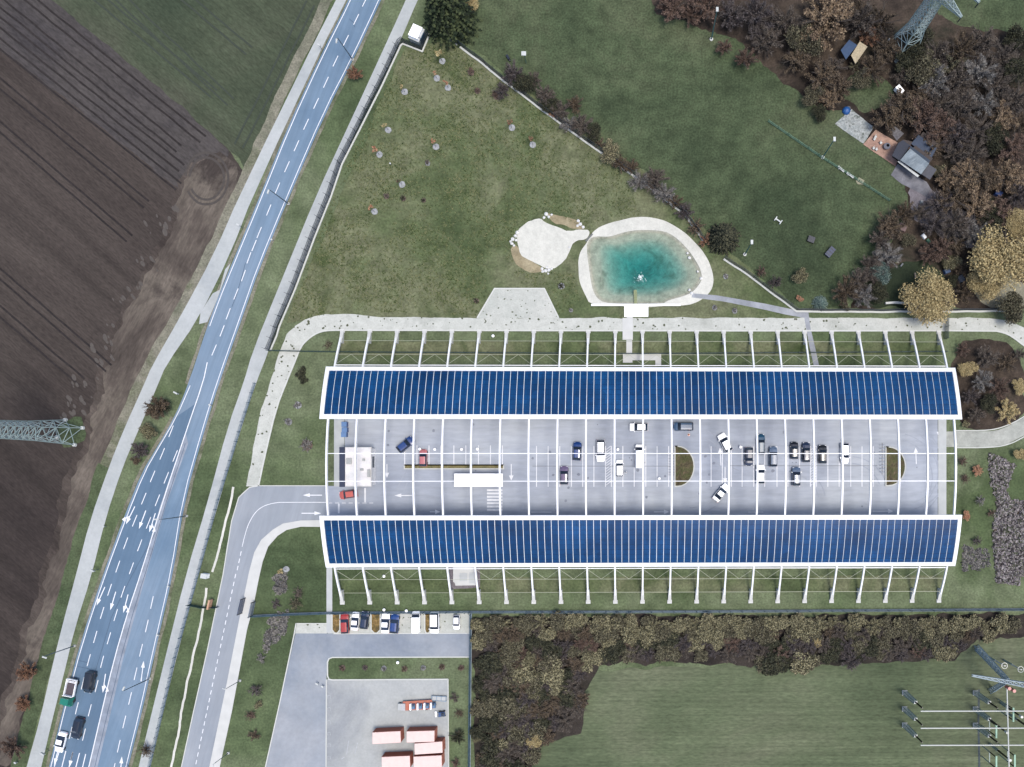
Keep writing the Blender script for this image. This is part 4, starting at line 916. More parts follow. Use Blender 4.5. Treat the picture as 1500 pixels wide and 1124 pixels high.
lamp((335,1103),(312,1122),6.0,'slim lamp at the lower end of the access road pavement',hk=.7)
def mast(base, h, label):
    b_ = G(*base); t = thing('floodlight_mast', label, 'floodlight', (b_.x, b_.y, 0), 0, 'floodlight masts round the lawn')
    MB().tube((0,0,0),(0,0,h),.14,.09,8).build('pole', M_mastg, t, rel=False); mb = MB(); mb.box((0,0,h+.1),(.5,.9,.25)); mb.build('lamp_head', M_head, t, rel=False); MB().tube((0,0,0),(0,0,.2),.4,n=10).build('foot', M_conc, t, rel=False)
mast((1042,58),11,'greenish floodlight mast at the wood edge in the top middle'); mast((1205,231),9.5,'greenish floodlight mast standing on the green barrier'); mast((1091,373),9.5,'greenish floodlight mast beside the round dark conifer')
b_ = G(771, 93); t = thing('notice_board', 'small white square board on a thin post in the lawn above the hedge', 'sign', (b_.x, b_.y, 0)); MB().tube((0,0,0),(0,0,4),.06,n=6).build('post', M_mastg, t, rel=False); MB().box((0,0,4.05),(1.0,.9,.1)).build('board', M_head, t, rel=False)
# round white bollard lights
BL = [((723,493),'under the upper legs'),((596.5,894),'at the fence above the lower parking row, right of its twin'),((564,892.5),'at the fence above the lower parking row, over the white saloon'),((584,969.5),'in the grass strip below the service road'),((564,843.5),'under the lower legs near the left end'),((616,658),'above the pale red hatchback'),((638,658.5),'in the bays right of the pale red hatchback'),((677,658.5),'in the bays over the middle of the planting strip'),((700,658),'on a bay line left of the last narrow bays'),((905,658.5),'right of the first hatched walkway'),((1084,655),'left of the navy car'),((965.5,701),'in an empty bay left of the half-round planter'),((400,628),None),((1344,497),None),((1426,693),None)]
M_ball = flat('bollard_white', (.82,.82,.82), .4, var=.02)
for (x, y), s_ in BL:
    if not s_: continue
    p = G(x, y); t = thing('bollard_light', 'round white bollard light '+s_, 'bollard light', (p.x, p.y, 0), 0, 'round white bollard lights')
    MB().tube((0,0,0),(0,0,.75),.09,n=8).build('post', M_mast, t, rel=False); MB().dome((0,0,.72),.33,.22,12,4).build('lamp_shade', M_ball, t, rel=False)
# road signs and small posts
SG = [((473,74),(.7,.5),'white road sign on the verge left of the road near the top'),((356,334),(.7,.5),'white road sign on the narrow green verge left of the road'),((266,577),(.9,.6),'double white sign post above the verge bushes'),((311,594),(.5,.4),'small white marker at the right road edge'),((156,771),(.3,.3),'small white marker on the verge left of the road'),((145.5,834),(.8,.5),'white sign post where the road lanes widen'),((250,858),(.4,.3),'small white marker at the right road edge by the foot path'),((235,929),(.5,.5),'white plate on the right road edge'),((73,1099),(.9,.5),'pale road sign beside the white saloon'),((190,1122),(.6,.4),'small sign at the bottom edge between road and foot path'),((27.5,1115),(.5,.4),'white stone marker at the field corner'),((401,353),(.4,.4),'small white marker on the right verge of the road'),((467,1000),(.6,.5),'white post by the yard kerb, upper one'),((475,1004),(.5,.5),'white post by the yard kerb, lower one'),((573.5,242),(.3,.3),'small white peg in the meadow')]
for (x, y), (a, b_), lb in SG:
    p = G(x, y); t = thing('road_sign' if 'marker' not in lb and 'peg' not in lb else 'marker_post', lb, 'sign' if 'sign' in lb else 'marker', (p.x, p.y, 0), R(-30))
    MB().tube((0,0,0),(0,0,2.0 if 'sign' in lb else .8),.05,n=6).build('post', M_mast, t, rel=False)
    z_ = 2.0 if 'sign' in lb else .85
    MB().box((0,0,z_),(a,.12,b_+.1)).box((0,0,z_+b_/2),(a,.3,.06)).build('plate', M_head, t, rel=False)
p = G(744, 84, .4); t = thing('covered_bundle', 'small black covered bundle alone on the lawn near the top of the diagonal fence', 'bundle', (p.x, p.y, .03), R(-60)); MB().box((0,0,.3),(1.3,.6,.55),0,.8).build('cover', PAINT['black'], t, rel=False); MB().box((.75,0,.15),(.4,.35,.3),0,.8).build('flap', PAINT['dark'], t, rel=False)
p = G(1009, 637, .3); t = thing('traffic_cone', 'small orange traffic cone below the steel blue people carrier', 'traffic cone', (p.x, p.y, .07)); MB().tube((0,0,.04),(0,0,.7),.22,.04,10).build('cone', flat('cone_orange', (.7,.2,.08), .5), t, rel=False); MB().box((0,0,.02),(.5,.5,.05)).build('base', flat('cone_base', (.6,.5,.45), .6), t, rel=False)
# orange-brown information board, cabinet
p = G(313, 884); t = thing('information_board', 'pale wooden information board on the grass beside the access road', 'board', (p.x, p.y, 0), R(78))
MB().box((0,.18,1.25),(2.1,.35,1.3)).build('board', flat('board_wood', C(222,176,150), .7), t, rel=False)
for sx in (-.9, .9): MB().box((sx,0,.4),(.1,.1,.9)).build('post', M_dark, t, rel=False)
p = G(303, 843); t = thing('electrical_cabinet', 'white electrical cabinet between the pebble drain and the foot path', 'cabinet', (p.x, p.y, 0), R(-10))
MB().box((0,0,.6),(1.25,.95,1.2)).build('body', flat('cab_white', (.8,.8,.8), .5), t, rel=False); MB().box((0,0,1.24),(1.35,1.05,.08)).build('lid', M_head, t, rel=False); MB().box((0,-.49,.6),(1.1,.03,1.0)).build('door', M_concg, t, rel=False)
# open gate leaves
M_gate = flat('gate_blue', C(30,56,100), .4); M_gatel = flat('gate_grey', C(140,156,180), .4)
def gate(a, b_, h, mat, label):
    A, B = G(*a), G(*b_); t = thing('gate_leaf', label, 'gate', (A.x, A.y, 0)); d = (B-A)
    mb = MB()
    for z in (.15, h): mb.bar(A+Vector((0,0,z)), B+Vector((0,0,z)), .09)
    n = 26
    for i in range(n+1): q = A.lerp(B, i/n); mb.bar(q+Vector((0,0,.15)), q+Vector((0,0,h)), .06)
    mb.build('bar_panel', mat, t)
    for q in (A, B): MB().box((q.x, q.y, h/2), (.16, .16, h+.2)).build('post', M_dark, t)
gate((360,876),(355,898), 2.2, M_gate, 'dark blue gate leaf standing open at the right edge of the access road')
gate((374.5,881),(370,902), 2.0, M_gatel, 'pale gate leaf standing open on the outer edge of the pavement')
# ================================================================ FENCES
M_fence = flat('fence_mesh', C(26,48,70), .5); M_fenceg = flat('fence_green', C(24,70,78), .5); M_fblue = flat('fence_blue', C(70,110,140), .5)
def fence(pts, h, label, mat, kerb=True, sp=2.5, closebars=.13, kw=.28, km=None, seed=1, wig=0.0, tips=False, koff=0.0):
    P = GP(pts); t = thing('mesh_fence', label, 'fence', (P[0].x, P[0].y, 0))
    if wig: P = [Vector((q.x, q.y, 0)) for q in rough(P, wig, 1.2, seed, closed=False)]
    if kerb: mb = MB(); ribbon(mb, P, kw, 0.0, .22, off=koff); mb.build('kerb', km or M_kerb, t)
    mb = MB(); pm_ = [0.0]
    for i in range(len(P)-1): pm_.append(pm_[-1]+(P[i+1]-P[i]).length)
    L_ = pm_[-1]
    def at(s_):
        for i in range(len(P)-1):
            if s_ <= pm_[i+1] or i == len(P)-2: return P[i].lerp(P[i+1], (s_-pm_[i])/max(1e-6, pm_[i+1]-pm_[i]))
    k = int(L_/closebars)
    for i in range(k+1):
        q = at(L_*i/k); mb.bar(q+Vector((0,0,.1)), q+Vector((0,0,h)), .045)
    for z in (.25, h*.35, h*.65, h-.05):
        for i in range(len(P)-1): mb.bar(P[i]+Vector((0,0,z)), P[i+1]+Vector((0,0,z)), .05)
    mb.build('mesh_panel', mat, t)
    n = min(98, max(2, int(L_/sp)))
    d_ = None
    for i in range(n+1):
        q = at(L_*i/n); mb = MB(); mb.bar(q, q+Vector((0,0,h+.25)), .09)
        if tips: mb.bar(q+Vector((0,0,h+.2)), q+Vector((-.45,.2,h+.5)), .07)
        mb.build('post', mat, t)
FW = [(588,58),(586,66),(558,126),(524,193),(500,240),(484,287),(460,347),(431,424),(408,478),(404,492),(395,513)]
fence([(628,50),(618,74),(590,63)]+FW[1:], 2.2, 'dark mesh fence on a white kerb along the foot path, turning round the transformer hut', M_fence, tips=True, kw=.32, koff=.25)
fence([(395,514.5),(440,515.5),(494,516.5),(940,519),(1384,516)], 1.6, 'dark green mesh fence running under the upper arch legs', M_fenceg, kerb=False, closebars=.2)
fence([(657,54),(700,87),(760,134),(830,186),(900,236),(965,283),(1006,316),(1032,353)], 2.0, 'long diagonal mesh fence on a white stone kerb from the tall spruce to the pond', M_fence, wig=.12, kw=.4, koff=-.28, closebars=.17)
fence([(1061,378),(1085,394),(1115,415),(1142,436),(1167,455),(1200,455.5),(1300,455.5),(1375,455),(1475,454)], 2.0, 'mesh fence on a white stone kerb behind the gravel path, right of the pond', M_fence, wig=.1, kw=.4, koff=-.26, seed=4, closebars=.17)
fence([(1385,462),(1384,497)], 2.0, 'short dark fence across the gravel path under the golden tree', M_fenceg, kerb=False, closebars=.1)
fence([(371,902),(430,899),(480,897.5),(690,896),(1000,895.5),(1300,893.5),(1560,892)], 1.9, 'long blue-grey mesh fence between the lower arch legs and the thicket', M_fblue, kw=.35, km=flat('kerb_bluegrey', C(150,166,184), .8), closebars=.2)
fence([(690.5,898),(690,965),(689,1060),(688,1180)], 2.0, 'blue-grey mesh fence down the right side of the service yard', M_fblue, kw=.3, km=flat('kerb_bluegrey', C(150,166,184), .8), closebars=.16)
fence([(280,885),(300,889),(321,889)], 1.8, 'short dark fence from the foot path to the access road', M_fenceg, kerb=False, closebars=.12)
fence([(375,562),(355,623),(320,737),(291.5,842),(259,961),(220.5,1124),(210,1165)], 1.3, 'low picket fence of thin posts along the lower foot path', M_fblue, kerb=False, sp=2.2, closebars=1.6)
fence([(1125,179),(1160,203),(1203,232),(1240,255),(1302,295)], 1.1, 'pale green low barrier across the garden lawn', flat('barrier_green', C(110,160,140), .5), kerb=False, closebars=.5)
# benches and slabs along the barrier
def P3(x, y): return (1200+x/7.495, 120+y/7.495)
for pts, lb in (([(195,945),(210,928),(275,985),(262,1004)], 'pale concrete bench on the green barrier, left of the small post'), ([(290,1012),(305,995),(380,1050),(365,1070)], 'pale concrete bench on the green barrier, right of the small post')):
    w_ = GP([P3(*q) for q in pts]); c = sum(w_, Vector())/4; t = thing('concrete_bench', lb, 'bench', (c.x, c.y, 0)); MB().prism(w_, .38, .5).build('seat', M_pier, t)
    for k in (.25, .75):
        a = w_[0].lerp(w_[2], k); MB().box((a.x, a.y, .2), (.35, .35, .38), R(-35)).build('leg', M_pier, t)
w_ = GP([P3(*q) for q in [(400,1090),(435,1050),(495,1085),(478,1130),(420,1125)]]); c = sum(w_, Vector())/5
o = MB().prism(w_, 0, .12).build('stone_pad', flat('beige_pad', C(168,166,146), .9, var=.15), None); tag(o, 'beige stone pad at the end of the bench row', 'slab')
# ================================================================ CLUB HOUSE
w_ = lambda L_: GP([P3(*q) for q in L_])
structure('patio', MB().sheet(rough(w_([(480,690),(620,530),(860,670),(800,830),(860,870),(835,930)]), .06, .6), .1), ground('salmon_paving', [C(178,146,138), C(196,164,152)], big=.3, mid=1, fine=4, fv=.1))
structure('terrace', MB().sheet(rough(w_([(170,460),(350,300),(600,500),(480,685)]), .15, .5), .095), ground('patchy_terrace', [C(150,160,166), C(188,194,200), C(112,120,118)], big=.6, mid=1.6, fine=4, fv=.25, spots=(1.3,.36,C(70,84,80))))
structure('paved_patch', MB().sheet(w_([(770,540),(830,490),(930,570),(850,650)]), .1), ground('grey_slabs', [C(118,118,130), C(138,138,148)], big=.5, fine=3))
structure('garden_path', MB().sheet(rough(w_([(780,1030),(860,900),(1100,1050),(1180,1100),(1230,1180),(1180,1260),(900,1124)]), .1, .6), .11), ground('path_paving', [C(126,128,142), C(148,150,164)], big=.4, fine=3, fv=.1))
c = G(*P3(1040, 860)); t = thing('club_house', 'small club house with grey, black and blue-black roofs beside the salmon patio', 'house', (c.x, c.y, 0))
def slab(L_, z, th, nm, mat, par, tilt=None):
    a = [G(*P3(*q), z) for q in L_]; 
    if tilt: 
        for i, dz in enumerate(tilt): a[i].z += dz
    V = [(p.x, p.y, p.z) for p in a]+[(p.x, p.y, p.z-th) for p in a]; n = len(a)
    return MB().add(V, [tuple(range(n)), tuple(range(n, 2*n))[::-1]]+[(i, n+i, n+(i+1) % n, (i+1) % n) for i in range(n)]).build(nm, mat, par)
M_rg = ground('grey_sheet_roof', [C(128,142,158), C(158,170,184)], big=.5, mid=1.2, fine=4, rot=R(-35), st=4, fv=.15)
M_rd = flat('dark_felt_roof', C(46,52,70), .8, var=.15); M_rb = flat('blue_black_roof', C(22,50,84), .4, var=.2)
slab([(990,740),(1200,905),(1120,1015),(890,860)], 3.2, .15, 'grey_roof', M_rg, t, (.4,.4,0,0))
slab([(1000,700),(1215,860),(1200,900),(990,738)], 3.3, .15, 'ridge_roof', flat('slate_roof', C(62,74,92), .6), t, (0,0,.3,.3))
slab([(870,670),(920,640),(1000,700),(890,870),(800,810)], 2.9, .15, 'flat_roof', M_rd, t)
slab([(1010,680),(1090,580),(1290,730),(1225,850)], 2.6, .12, 'lean_to_roof', M_rb, t)
slab([(1125,1015),(1205,905),(1290,965),(1215,1075)], 2.5, .12, 'porch_roof', flat('porch_roof', C(84,86,98), .8), t)
wl = w_([(1000,760),(1190,900),(1115,995),(905,855)]); MB().prism(wl, 0, 3.0).build('wall', flat('house_wall', C(70,60,58), .8), t)
wl = w_([(880,690),(975,715),(885,850),(820,805)]); MB().prism(wl, 0, 2.7).build('annex_wall', flat('house_wall', C(70,60,58), .8), t)
wl = w_([(1025,690),(1095,600),(1270,735),(1210,830)]); MB().prism(wl, 0, 2.4).build('lean_to_wall', flat('house_wall', C(70,60,58), .8), t)
slab([(862,878),(880,862),(1100,1030),(1080,1048)], 2.4, .1, 'awning_edge', M_head, t, (0,0,0,0))
wl = w_([(930,880),(990,925),(975,945),(915,900)]); MB().prism(wl, .2, 2.1).build('door', flat('door_red', C(110,50,60), .6), t)
# patio furniture
def table(px, r_, label, mat):
    p = G(*px); t = thing('garden_table', label, 'table', (p.x, p.y, .1)); MB().tube((0,0,.7),(0,0,.76),r_,n=14).build('tabletop', mat, t, rel=False); MB().tube((0,0,0),(0,0,.7),.08,n=6).build('leg', M_mast, t, rel=False)
table(P3(732,722), .75, 'round dark-rimmed table on the salmon patio', flat('table_grey', C(100,104,124), .6)); table(P3(740,715), .32, 'small pale tray table standing over the round table on the patio', M_head)
for q, lb in (((612,615),'white garden chair near the upper corner of the patio'),((670,680),'white stool in the middle of the patio'),((622,752),'white garden chair at the lower edge of the patio'),((592,740),'grey garden chair beside a white one at the lower patio edge'),((600,640),'low white chair at the upper left of the patio')):
    p = G(*P3(*q)); t = thing('garden_chair', lb, 'chair', (p.x, p.y, .1), R(40)); MB().box((0,0,.42),(.5,.45,.05)).build('seat', M_head if 'white' in lb else M_concg, t, rel=False); MB().box((0,.22,.7),(.5,.05,.5)).build('backrest', M_head if 'white' in lb else M_concg, t, rel=False)
    for sx in (-.2,.2):
        for sy in (-.18,.18): MB().box((sx,sy,.2),(.05,.05,.42)).build('leg', M_concg, t, rel=False)
p = G(*P3(295,322)); t = thing('tarp_heap', 'bright blue tarpaulin heap at the top corner of the patchy terrace', 'tarpaulin', (p.x, p.y, .1)); MB().dome((0,0,0),.95,.8,9,4).build('cover', flat('tarp_blue', C(24,92,170), .5, var=.2), t, rel=False); MB().tube((.5,.5,0),(.5,.5,.3),.5,n=8).build('crate', M_dark, t, rel=False)
p = G(*P3(875,95), 1); t = thing('white_caravan', 'small white trailer box in the wood above the club house', 'trailer', (p.x, p.y, .05), R(-50)); MB().box((0,0,1.0),(1.9,1.15,1.2),0,.95).build('body', flat('cab_white', (.8,.8,.8), .5), t, rel=False); MB().box((.1,.0,1.65),(.7,.4,.1)).build('hatch', M_dark, t, rel=False)
for sy in (-.55,.55): MB().tube((0,sy-.08,.3),(0,sy+.08,.3),.3,n=8).build('wheel', M_tyre, t, rel=False)
# shed in the wood
def P4(x, y): return (1120+x/3.945, y/3.945)
a = [G(*P4(*q), 2.6) for q in ((440,290),(490,230),(535,262),(470,345))]; c = sum(a, Vector())/4; t = thing('garden_shed', 'wood shed with one blue and one pale roof half among the brown trees', 'shed', (c.x, c.y, 0))
V = [(p.x,p.y,p.z) for p in a]+[(p.x,p.y,p.z-.1) for p in a]; MB().add(V, [(0,1,2,3),(7,6,5,4)]+[(i,4+i,4+(i+1)%4,(i+1)%4) for i in range(4)]).build('blue_roof', flat('roof_blue', C(30,70,116), .5, var=.15), t)
a2 = [G(*P4(*q), 2.6) for q in ((550,240),(595,270),(525,370),(500,320))]; V = [(p.x,p.y,p.z) for p in a2]+[(p.x,p.y,p.z-.1) for p in a2]; MB().add(V, [(0,1,2,3),(7,6,5,4)]+[(i,4+i,4+(i+1)%4,(i+1)%4) for i in range(4)]).build('pale_roof', flat('roof_pale', C(200,186,160), .8, var=.25), t)
MB().prism([c+(p-c)*.85 for p in a], 0, 2.45).build('wall', flat('shed_wall', C(80,66,56), .8), t); c2 = sum(a2, Vector())/4; MB().prism([c2+(p-c2)*.85 for p in a2], 0, 2.45).build('wall', flat('shed_wall', C(80,66,56), .8), t)
# things on the garden lawn
p = G(1139.5, 324); t = thing('lawn_bench', 'white H-shaped bench frame alone on the garden lawn', 'bench', (p.x, p.y, .03), R(-35)); MB().box((0,0,.45),(1.3,.28,.08)).build('seat', M_head, t, rel=False)
for sx in (-.7,.7): MB().box((sx,0,.3),(.2,1.0,.5)).build('leg', M_head, t, rel=False)
for (x, y), sz, lb, cl in (((1187.5,352),(1.5,1.3,.7),'small dark covered box on the garden lawn','dark'),((1215,370.5),(2.3,1.3,.8),'larger dark blue covered box on the garden lawn','navy')):
    p = G(x, y); t = thing('covered_box', lb, 'box', (p.x, p.y, .03), R(50 if cl == 'navy' else -20)); MB().box((0,0,sz[2]/2),sz).build('body', PAINT[cl], t, rel=False)
    mb = MB()
    for k in (-.3, .0, .3): mb.box((k*sz[0],0,sz[2]+.03),(.12,sz[1]+.1,.06))
    mb.build('strap', PAINT['dark'], t, rel=False)
for (x, y), cc, lb, sz, rz in (((1352.5,347),(.7,.72,.74),'white crate lying under bare trees near the courtyard',(1.2,.7,.5),-50),((1359,354),C(70,130,110),'green box beside the white crate near the courtyard',(1.0,.6,.5),-50),((1385.5,398),C(70,100,150),'blue-grey barrel cover between the brown trees',(1.3,1.1,.9),20),((1407,409),C(150,160,180),'pale sheet-covered pile near the big golden tree',(1.2,1.5,.6),30),((1460.5,285),C(20,70,150),'bright blue tarpaulin box among the trees at the right edge',(1.6,1.2,.9),-30),((1313,384),C(190,196,150),'pale yellow tub in the shaded garden',(.6,.5,.4),10),((1320,389),C(130,136,150),'grey bench slab in the shaded garden',(.9,.35,.4),50),((1340,404),C(150,140,130),'pale log lying in the shaded garden',(.35,1.2,.3),5),((1321,334),C(140,116,120),'small brick-red cold frame under the bare trees',(1.9,1.6,.6),-25),((1349,297),C(200,204,210),'white garden pot at the courtyard edge',(.5,.7,.6),10),((1299,411),C(110,118,130),'grey crate in the shade by the dark fence',(.9,.6,.5),30)):
    p = G(x, y); nm_ = lb.split(' lying')[0].split(' beside')[0].split(' between')[0].split(' near')[0].split(' among')[0].split(' in the')[0].split(' under')[0].split(' at the')[0].split()[-1]
    t = thing('garden_'+{'frame':'cold_bed'}.get(nm_, nm_), lb, nm_, (p.x, p.y, .06), R(rz))
    MB().box((0,0,sz[2]/2),sz,0,.92).build('body', flat('gm_%d_%d' % (x, y), cc, .7, var=.1), t, rel=False); MB().box((0,0,sz[2]+.02),(sz[0]*.8,sz[1]*.8,.05)).build('lid', flat('gl_%d_%d' % (x, y), tuple(v*.8 for v in cc), .7), t, rel=False)
p = G(1295, 446); t = thing('stone_wall', 'short pale stone wall before the golden tree, behind the fence', 'wall', (p.x+5, p.y, 0)); mb = MB(); ribbon(mb, GP([(1296,445),(1310,444),(1338,446),(1352,447)]), .4, 0, .6); mb.build('wall', M_pier, t); mb = MB(); ribbon(mb, GP([(1296,445),(1310,444),(1338,446),(1352,447)]), .46, .6, .68); mb.build('coping', M_conc, t)

# ================================================================ POND DETAILS
c = G(931.5, 448)
t = thing('pond_wall', 'straight white retaining wall along the lower side of the pond', 'wall', (c.x, c.y, 0))
MB().prism(GP([(866,445.6),(997,445.6),(997,448.6),(866,448.6)]), -.6, .3).build('wall', M_white, t)
o = thing('viewing_platform', 'white square platform between the pond wall and the gravel path', 'platform', (c.x, c.y-1, 0)); MB().prism(GP([(914.5,448.8),(949.5,448.8),(949.5,464.5),(914.5,464.5)]), 0, .3).build('deck', flat('platform_white', (.8,.8,.8), .8, var=.04), o); MB().prism(GP([(918,464.6),(927,464.6),(927,466.5),(918,466.5)]), 0, .16).build('step', M_conc, o)
c = G(931, 436); t = thing('jetty', 'narrow plank jetty reaching from the pond wall into the water', 'jetty', (c.x, c.y, 0))
mb = MB(); a, b_ = G(930.5, 425), G(931, 445.4)
for i in range(12): q = a.lerp(b_, (i+.5)/12); mb.box((q.x, q.y, .12), (.72, .22, .06))
mb.build('plank', flat('jetty_wood', C(160,170,130), .8, var=.15), t)
for k in (.1, .5, .9):
    q = a.lerp(b_, k)
    for sx in (-.3,.3): MB().box((q.x+sx, q.y, -.5), (.09,.09,1.2)).build('post', M_dark, t)
c = G(937.5, 407); t = thing('fountain', 'small bubbling fountain in the middle of the teal pond', 'fountain', (c.x, c.y, -.15))
MB().tube((0,0,-.1),(0,0,.12),.1,n=8).build('nozzle', M_dark, t, rel=False)
rr = random.Random(4); mb = MB()
for i in range(150):
    a = rr.uniform(0, 6.283); r_ = abs(rr.gauss(0, .55)); z = max(.02, .75-r_*.8+rr.uniform(-.1,.1)); s_ = rr.uniform(.03,.09); mb.box((r_*math.cos(a), r_*math.sin(a), z), (s_,s_,s_), a)
mb.build('spray', flat('water_spray', (.8,.83,.83), .3), t, rel=False)
# boulders round the gravel court
M_rock = flat('white_rock', (.42,.42,.41), .85, var=.12, scale=2)
def rock_mesh(seed):
    r_ = random.Random(seed); mb = MB(); mb.dome((0,0,-.1),.5,.45,8,4); mb.v = [(x*r_.uniform(.8,1.2), y*r_.uniform(.75,1.15), z*r_.uniform(.8,1.2)) for x, y, z in mb.v]; return mb.mesh('boulder', M_rock)
RK = [rock_mesh(i) for i in range(5)]; rr = random.Random(12)
def rocks(ctrs, label, group):
    for i, (x, y, s_) in enumerate(ctrs):
        o = bpy.data.objects.new('boulder', RK[i % 5]); COL.objects.link(o); p = G(x, y); o.location = (p.x, p.y, .1); o.scale = (s_*.8, s_*.8, s_*.7); o.rotation_euler = (0,0,rr.uniform(0,6)); tag(o, label, 'boulder', group)
rocks([(758,341,1.1),(755,346,1.0),(751,351,1.1),(756,352,.8),(750,357,.9),(753,360,.7),(748,354,.7)], 'white boulder heaped at the left rim of the gravel court', 'boulders at the left rim of the gravel court')
rocks([(794,394,.9),(799,397,1.1),(804,396,1.0),(801,392,.7),(795,398,.8),(808,394,.7),(803,401,.6)], 'white boulder heaped at the lower rim of the gravel court', 'boulders at the lower rim of the gravel court')
rocks([(800,314,1.1),(804,318,.9),(797,319,.8),(808,315,.7)], 'white boulder at the top rim of the gravel court', 'boulders at the top rim of the gravel court')
rocks([(847,324,.9),(850,329,1.1),(854,333,.9),(846,331,.8),(834,363,.6)], 'white boulder near the inlet between gravel court and pond', 'boulders near the pond inlet')
rocks([(1013,430,1.0),(1010,425,.8),(1010,378,.9),(1007,371,.7),(1027,408,.9),(1022,398,.6)], 'pale boulder on the right shore of the pond', 'boulders on the right pond shore')
o = MB(); w0, w1 = G(858,354), G(868,343); o.bar(w0+Vector((0,0,.14)), w1+Vector((0,0,.14)), .35, .1); o = o.build('inlet_plank', flat('inlet_dark', C(120,124,128), .7), None); tag(o, 'dark plank bridge over the pond inlet at the gravel court', 'plank bridge')

# ================================================================ PYLONS
M_pyl = flat('pylon_steel', C(176,198,206), .5, metal=.0, var=.08)
def lattice(mb, A, B, n, w_=.12, dg=.08):
    """A, B: the four corners at bottom and top; n bays with K bracing on each face"""
    for k in range(4): mb.bar(A[k], B[k], w_)
    for i in range(n):
        t0 = i/n; t1 = (i+1)/n
        for k in range(4):
            a0 = A[k].lerp(B[k], t0); a1 = A[k].lerp(B[k], t1); b0 = A[(k+1) % 4].lerp(B[(k+1) % 4], t0); b1 = A[(k+1) % 4].lerp(B[(k+1) % 4], t1)
            mb.bar(a0, b1, dg); mb.bar(b0, a1, dg); mb.bar(a1, b1, dg)
def sq(c, hw, a, z):
    return [Vector((c[0]+hw*math.sqrt(2)*math.cos(a+math.pi/4+i*math.pi/2), c[1]+hw*math.sqrt(2)*math.sin(a+math.pi/4+i*math.pi/2), z)) for i in range(4)]
def pylon(feet_px, a, hw0, label, H_, arm_a, arms, waist=(9, 1.5), base=None):
    c = base or sum((G(*f) for f in feet_px), Vector())/len(feet_px)
    t = thing('pylon', label, 'pylon', (c.x, c.y, 0)); wz, ww = waist
    mb = MB(); lattice(mb, sq(c, hw0, a, .2), sq(c, ww, a, wz), 3, .2, .1); lattice(mb, sq(c, ww, a, wz), sq(c, ww*.72, a, H_*.72), 12, .17, .09); lattice(mb, sq(c, ww*.72, a, H_*.72), sq(c, .15, a, H_), 6, .14, .08)
    mb.build('lattice_tower', M_pyl, t)
    for f in sq(c, hw0, a, 0): MB().tube((f.x, f.y, 0), (f.x, f.y, .5), .45, .36, 10).build('foot', M_head, t)
    for z, L_ in arms:
        for s_ in (1, -1):
            d = Vector((math.cos(arm_a), math.sin(arm_a), 0))*s_; n_ = Vector((-d.y, d.x, 0)); r0 = c+Vector((0,0,z)); tip = r0+d*L_+Vector((0,0,.9))
            B0 = [r0+n_*1.0, r0-n_*1.0, r0-n_*1.0+Vector((0,0,1.7)), r0+n_*1.0+Vector((0,0,1.7))]; B1 = [tip+n_*.18, tip-n_*.18, tip-n_*.18+Vector((0,0,.15)), tip+n_*.18+Vector((0,0,.15))]
            mb = MB(); lattice(mb, B0, B1, 6, .13, .08); arm = mb.build('cross_arm', M_pyl, t)
            mb = MB(); mb.tube(tip, tip-Vector((0,0,1.6)), .12, .12, 6); mb.build('insulator', M_dark, arm)
    return t
pylon([(109.5,615.5),(86,627.5),(121.5,640),(96.5,651.5)], R(-25), 2.05, 'tall steel lattice pylon on a small green patch in the ploughed field', 42, R(88), ((24,6.5),(30,8),(36,5)), (10.5, 1.5))
structure('pylon_patch', MB().sheet(rough(GP([(84,640),(88,622),(108,611),(118,612),(127,636),(124,646),(104,656),(94,656)]), .25, .6), .07), M_park)
pylon(None, R(20), 2.4, 'steel lattice pylon rising from the wood at the top right edge', 36, R(-49), ((19,6.5),(25,7.5),(31,5)), (8, 1.35), base=G(1322, 70))
# ================================================================ SUBSTATION
M_bus = flat('busbar_white', C(232,236,240), .4, var=.02); M_post = flat('steel_post', C(150,172,174), .5); M_ins = flat('dark_insulator', C(26,22,26), .4); M_insr = flat('pink_insulator', C(214,130,128), .4)
HB = 10.4
def buspost(px, z=HB, label='', grp='busbar supports in the substation'):
    b_ = G(*px); t = thing('busbar_support', label, 'support', (b_.x, b_.y, 0), 0, grp)
    lat = MB(); lattice(lat, sq((0,0), .42, 0, .1), sq((0,0), .34, 0, z*.62), 7, .09, .06); lat.build('steel_post', M_post, t, rel=False)
    MB().box((0,0,.12),(1.1,1.1,.24)).build('foot', M_pier, t, rel=False); MB().box((0,0,z*.63),(.7,.5,.14)).build('cap', M_bus, t, rel=False)
    mb = MB(); n = 9
    for i in range(n): z0 = z*.64+i*(z*.34/n); mb.tube((0,0,z0),(0,0,z0+z*.34/n*.6),.2,.14,8); mb.tube((0,0,z0+z*.34/n*.6),(0,0,z0+z*.34/n),.1,.1,8)
    mb.build('insulator', M_ins, t, rel=False)
rows = [(1014.8,'upper'),(1038.4,'middle'),(1062,'lower')]
for y, nm_ in rows:
    buspost((1324.8,y), label='slim lattice busbar support at the free left end of the %s white busbar' % nm_)
    buspost((1428.5,y+.2), label='slim lattice busbar support in the second column, under the %s white busbar' % nm_)
    buspost((1535,y+.2), label='slim lattice busbar support beyond the right edge, %s busbar' % nm_)
for y, nm_ in ((1042,'upper'),(1067,'middle'),(1092,'lower')):
    a, b_ = G(1348.6, y, HB), G(1640, y-.5, HB); o = MB().tube(a, b_, .13, n=8).build('busbar', M_bus, None); tag(o, 'long white %s busbar tube of the substation' % nm_, 'busbar')
a, b_ = G(1475, 1008, 12.2), G(1480, 1200, 12.2); o = MB().tube(a, b_, .13, n=8).build('cross_busbar', M_bus, None); tag(o, 'white tube crossing over the three busbars from top to bottom', 'busbar')
